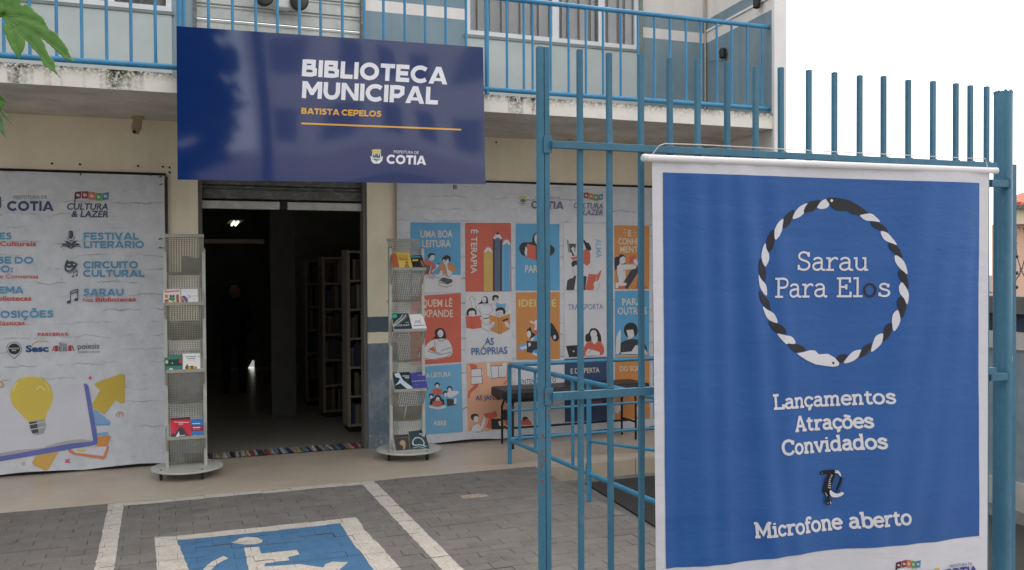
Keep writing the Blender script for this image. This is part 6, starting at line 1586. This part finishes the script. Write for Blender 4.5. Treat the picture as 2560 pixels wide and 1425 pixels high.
# =================================================================== RIGHT EDGE: BOUNDARY WALL, BARBED WIRE, NEIGHBOUR'S HOUSE
XW = 6.12
wz = at_x(2545, 742, XW).z; wy = at_x(2545, 742, XW).y
bw = empty('boundary_wall', (XW, 5, 0), label='grey concrete boundary wall with dark recessed band at the right edge behind the post', category='wall')
z1, z2, z3 = at_x(2545, 785, XW).z, at_x(2545, 832, XW).z, at_x(2545, 875, XW).z
MB().box(XW, XW + .18, 1.0, 7.0, z1, wz).build('coping', M['dark_conc'], bw)
MB().box(XW + .08, XW + .18, 1.0, 7.0, z2, z1).build('dark_band', simple('dark_blue_paint', (.035, .05, .075), .7), bw)
MB().box(XW, XW + .18, 1.0, 7.0, z3, z2).build('block_course', M['concrete'], bw)
MB().box(XW + .02, XW + .18, 1.0, 7.0, .0, z3).build('panel', simple('pale_grey_blue_render', (.22, .27, .30), .85, var=.15, bump=.2), bw)
MB().box(XW - .01, XW + .2, 1.0, 7.0, -.41, -.001).build('footing', M['concrete'], bw)
pts = []
for i in range(240):
    a = i * .26; y = 2.0 + i * .019; pts.append((XW + .08 + .17 * math.sin(a), y, wz + .28 + .26 * math.cos(a)))
wire = MB().tube(pts, .004, 5).build('barbed_wire', M['wire'], label='loops of barbed wire coiled on top of the boundary wall', category='wire')
b = MB()
for i in range(0, 238, 3):
    p = Vector(pts[i]); b.bar(p + Vector((-.014, 0, .012)), p + Vector((.014, .004, -.012)), .004, .004).bar(p + Vector((0, -.014, .012)), p + Vector((0, .014, -.010)), .004, .004)
b.build('barbs', M['wire'], wire, kind='stuff')
nh = empty('neighbour_house', (22, 17, 0), label='peach neighbouring house with terracotta tile roof beyond the boundary wall', category='house')
YN = 16.0
xl_ = at_y(2472, 600, YN).x; ze = at_y(2550, 520, YN).z; zb = at_y(2550, 562, YN).z
MB().prism([(xl_ + .1, YN, -.41), (xl_ + 9, YN, -.41), (xl_ + 18.5, YN + 8, -.41), (xl_ + 10, YN + 8, -.41)], (0, 0, zb - .01 + .41)).build('wall', M['peach'], nh)
MB().prism([(xl_ - .1, YN - .35, zb), (xl_ + 9.2, YN - .35, zb), (xl_ + 18.7, YN + 8.3, zb), (xl_ + 9.9, YN + 8.3, zb)], (0, 0, ze - .06 - zb)).build('cornice', M['cream_house'], nh)
MB().box(xl_ - .25, xl_ + 9.4, YN - .52, YN - .36, ze - .06, ze + .02).build('gutter', M['dark_conc'], nh)
MB().add([(xl_ - .2, YN - .5, ze), (xl_ + 9.4, YN - .5, ze), (xl_ + 13.0, YN + 4.0, ze + 1.15), (xl_ + 7.2, YN + 4.0, ze + 1.15), (xl_ + 9.7, YN + 8.4, ze), (xl_ + 18.8, YN + 8.4, ze)], [(0, 1, 2, 3), (0, 3, 4), (1, 5, 2), (4, 3, 2, 5)]).build('roof', M['tile_red'], nh)
# tile rows on the two slopes in sight, each a curved course
rf = MB(); 
for k in range(36):
    t0 = k / 36
    xa_ = xl_ - .15 + 8.6 * t0
    lim = min(1, (xa_ - xl_ + .2) / 5.2, (xl_ + 9.4 - xa_) / .4)
    if lim <= 0: continue
    rf.tube([(xa_, YN - .5, ze + .02), (xa_ + 2.2 * lim, YN - .5 + 4.5 * lim, ze + .02 + 1.15 * lim)], .085, 6)
rf.build('roof_tiles', M['tile_red'], nh, kind='stuff')

# =================================================================== ACROSS THE STREET (seen mirrored in the sign and panes)
oh = empty('street_house', (4, -12, 0), label='pale house across the street with rows of windows, mirrored in the blue sign', category='house')
cw = simple('pale_beige_facade', (.80, .76, .71), .85, var=.08, vs=1)
MB().box(-9, 11, -18, -12, -.41, 4.2).build('wall', simple('dusty_pink_facade', (.66, .56, .52), .85, vs=1), oh)
MB().box(2.6, 11, -18, -12.2, 5.0, 9.6).build('upper_storeys', cw, oh)
MB().prism([(-9.3, -11.6, 4.2), (11.2, -11.6, 4.2), (11.2, -12.19, 4.9), (-9.3, -12.19, 4.9)], (0, 0, .12)).build('roof', simple('brown_eaves', (.42, .36, .33), .8), oh)
wm = MB().box(-.36, .36, -.03, .03, -.45, .45).mesh('window', simple('dull_window', (.26, .25, .25), .3))
for iz in range(2):
    for ix in range(6):
        o = link('window', wm, oh); o.location = Vector((3.2 + ix * 1.45, -12.19, 5.9 + iz * 1.9)) - oh.location
MB().box(13.4, 24, -22, -15, -.41, 3.6).build('building', simple('grey_facade', (.72, .72, .73), .8, vs=1), label='grey building across the street beyond the pale house', category='building')
MB().tube([(1.9, -6, -.05), (1.95, -6, 8.5)], [.16, .11], 14).build('utility_pole', M['dark_conc'], label='grey concrete utility pole across the pavement, mirrored in the sign', category='pole')
# unseen: tree added to darken the sign, papaya crown added to shade the left
def crown(name, parent, c, r, n, mat, size, seed):
    rr = random.Random(seed); mb = MB()
    for i in range(n):
        while True:
            p = Vector((rr.uniform(-1, 1), rr.uniform(-1, 1), rr.uniform(-1, 1)))
            if p.length < 1 and p.length > .35: break
        q = Vector((c[0] + p.x * r[0], c[1] + p.y * r[1], c[2] + p.z * r[2])); u = Vector((rr.uniform(-1, 1), rr.uniform(-1, 1), rr.uniform(-.4, .4))).normalized(); w = u.cross(Vector((rr.uniform(-1, 1), rr.uniform(-1, 1), 1))).normalized(); s = size * rr.uniform(.6, 1.3)
        mb.add([q - u * s, q - w * s * .5, q + u * s, q + w * s * .5], [(0, 1, 2, 3)])
    return mb.build(name, mat, parent, kind='stuff')
crown('shading_foliage', tr, (-3.3, 3.6, 4.3), (2.1, 2.4, 1.0), 420, M['leaf'], .17, 4)
st = empty('reflection_tree', (-3, -9, 0), label='unseen dark leafy tree added to darken the left part of the sign', category='tree')
MB().tube([(-3, -9, -.1), (-2.9, -9, 2.5), (-2.8, -9, 5)], [.22, .18, .1], 12).build('trunk', M['bark'], st)
crown('crown', st, (-4.0, -9, 6.2), (5.6, 2.4, 4.4), 9000, simple('dark_foliage', (.02, .05, .015), .7), .38, 9)
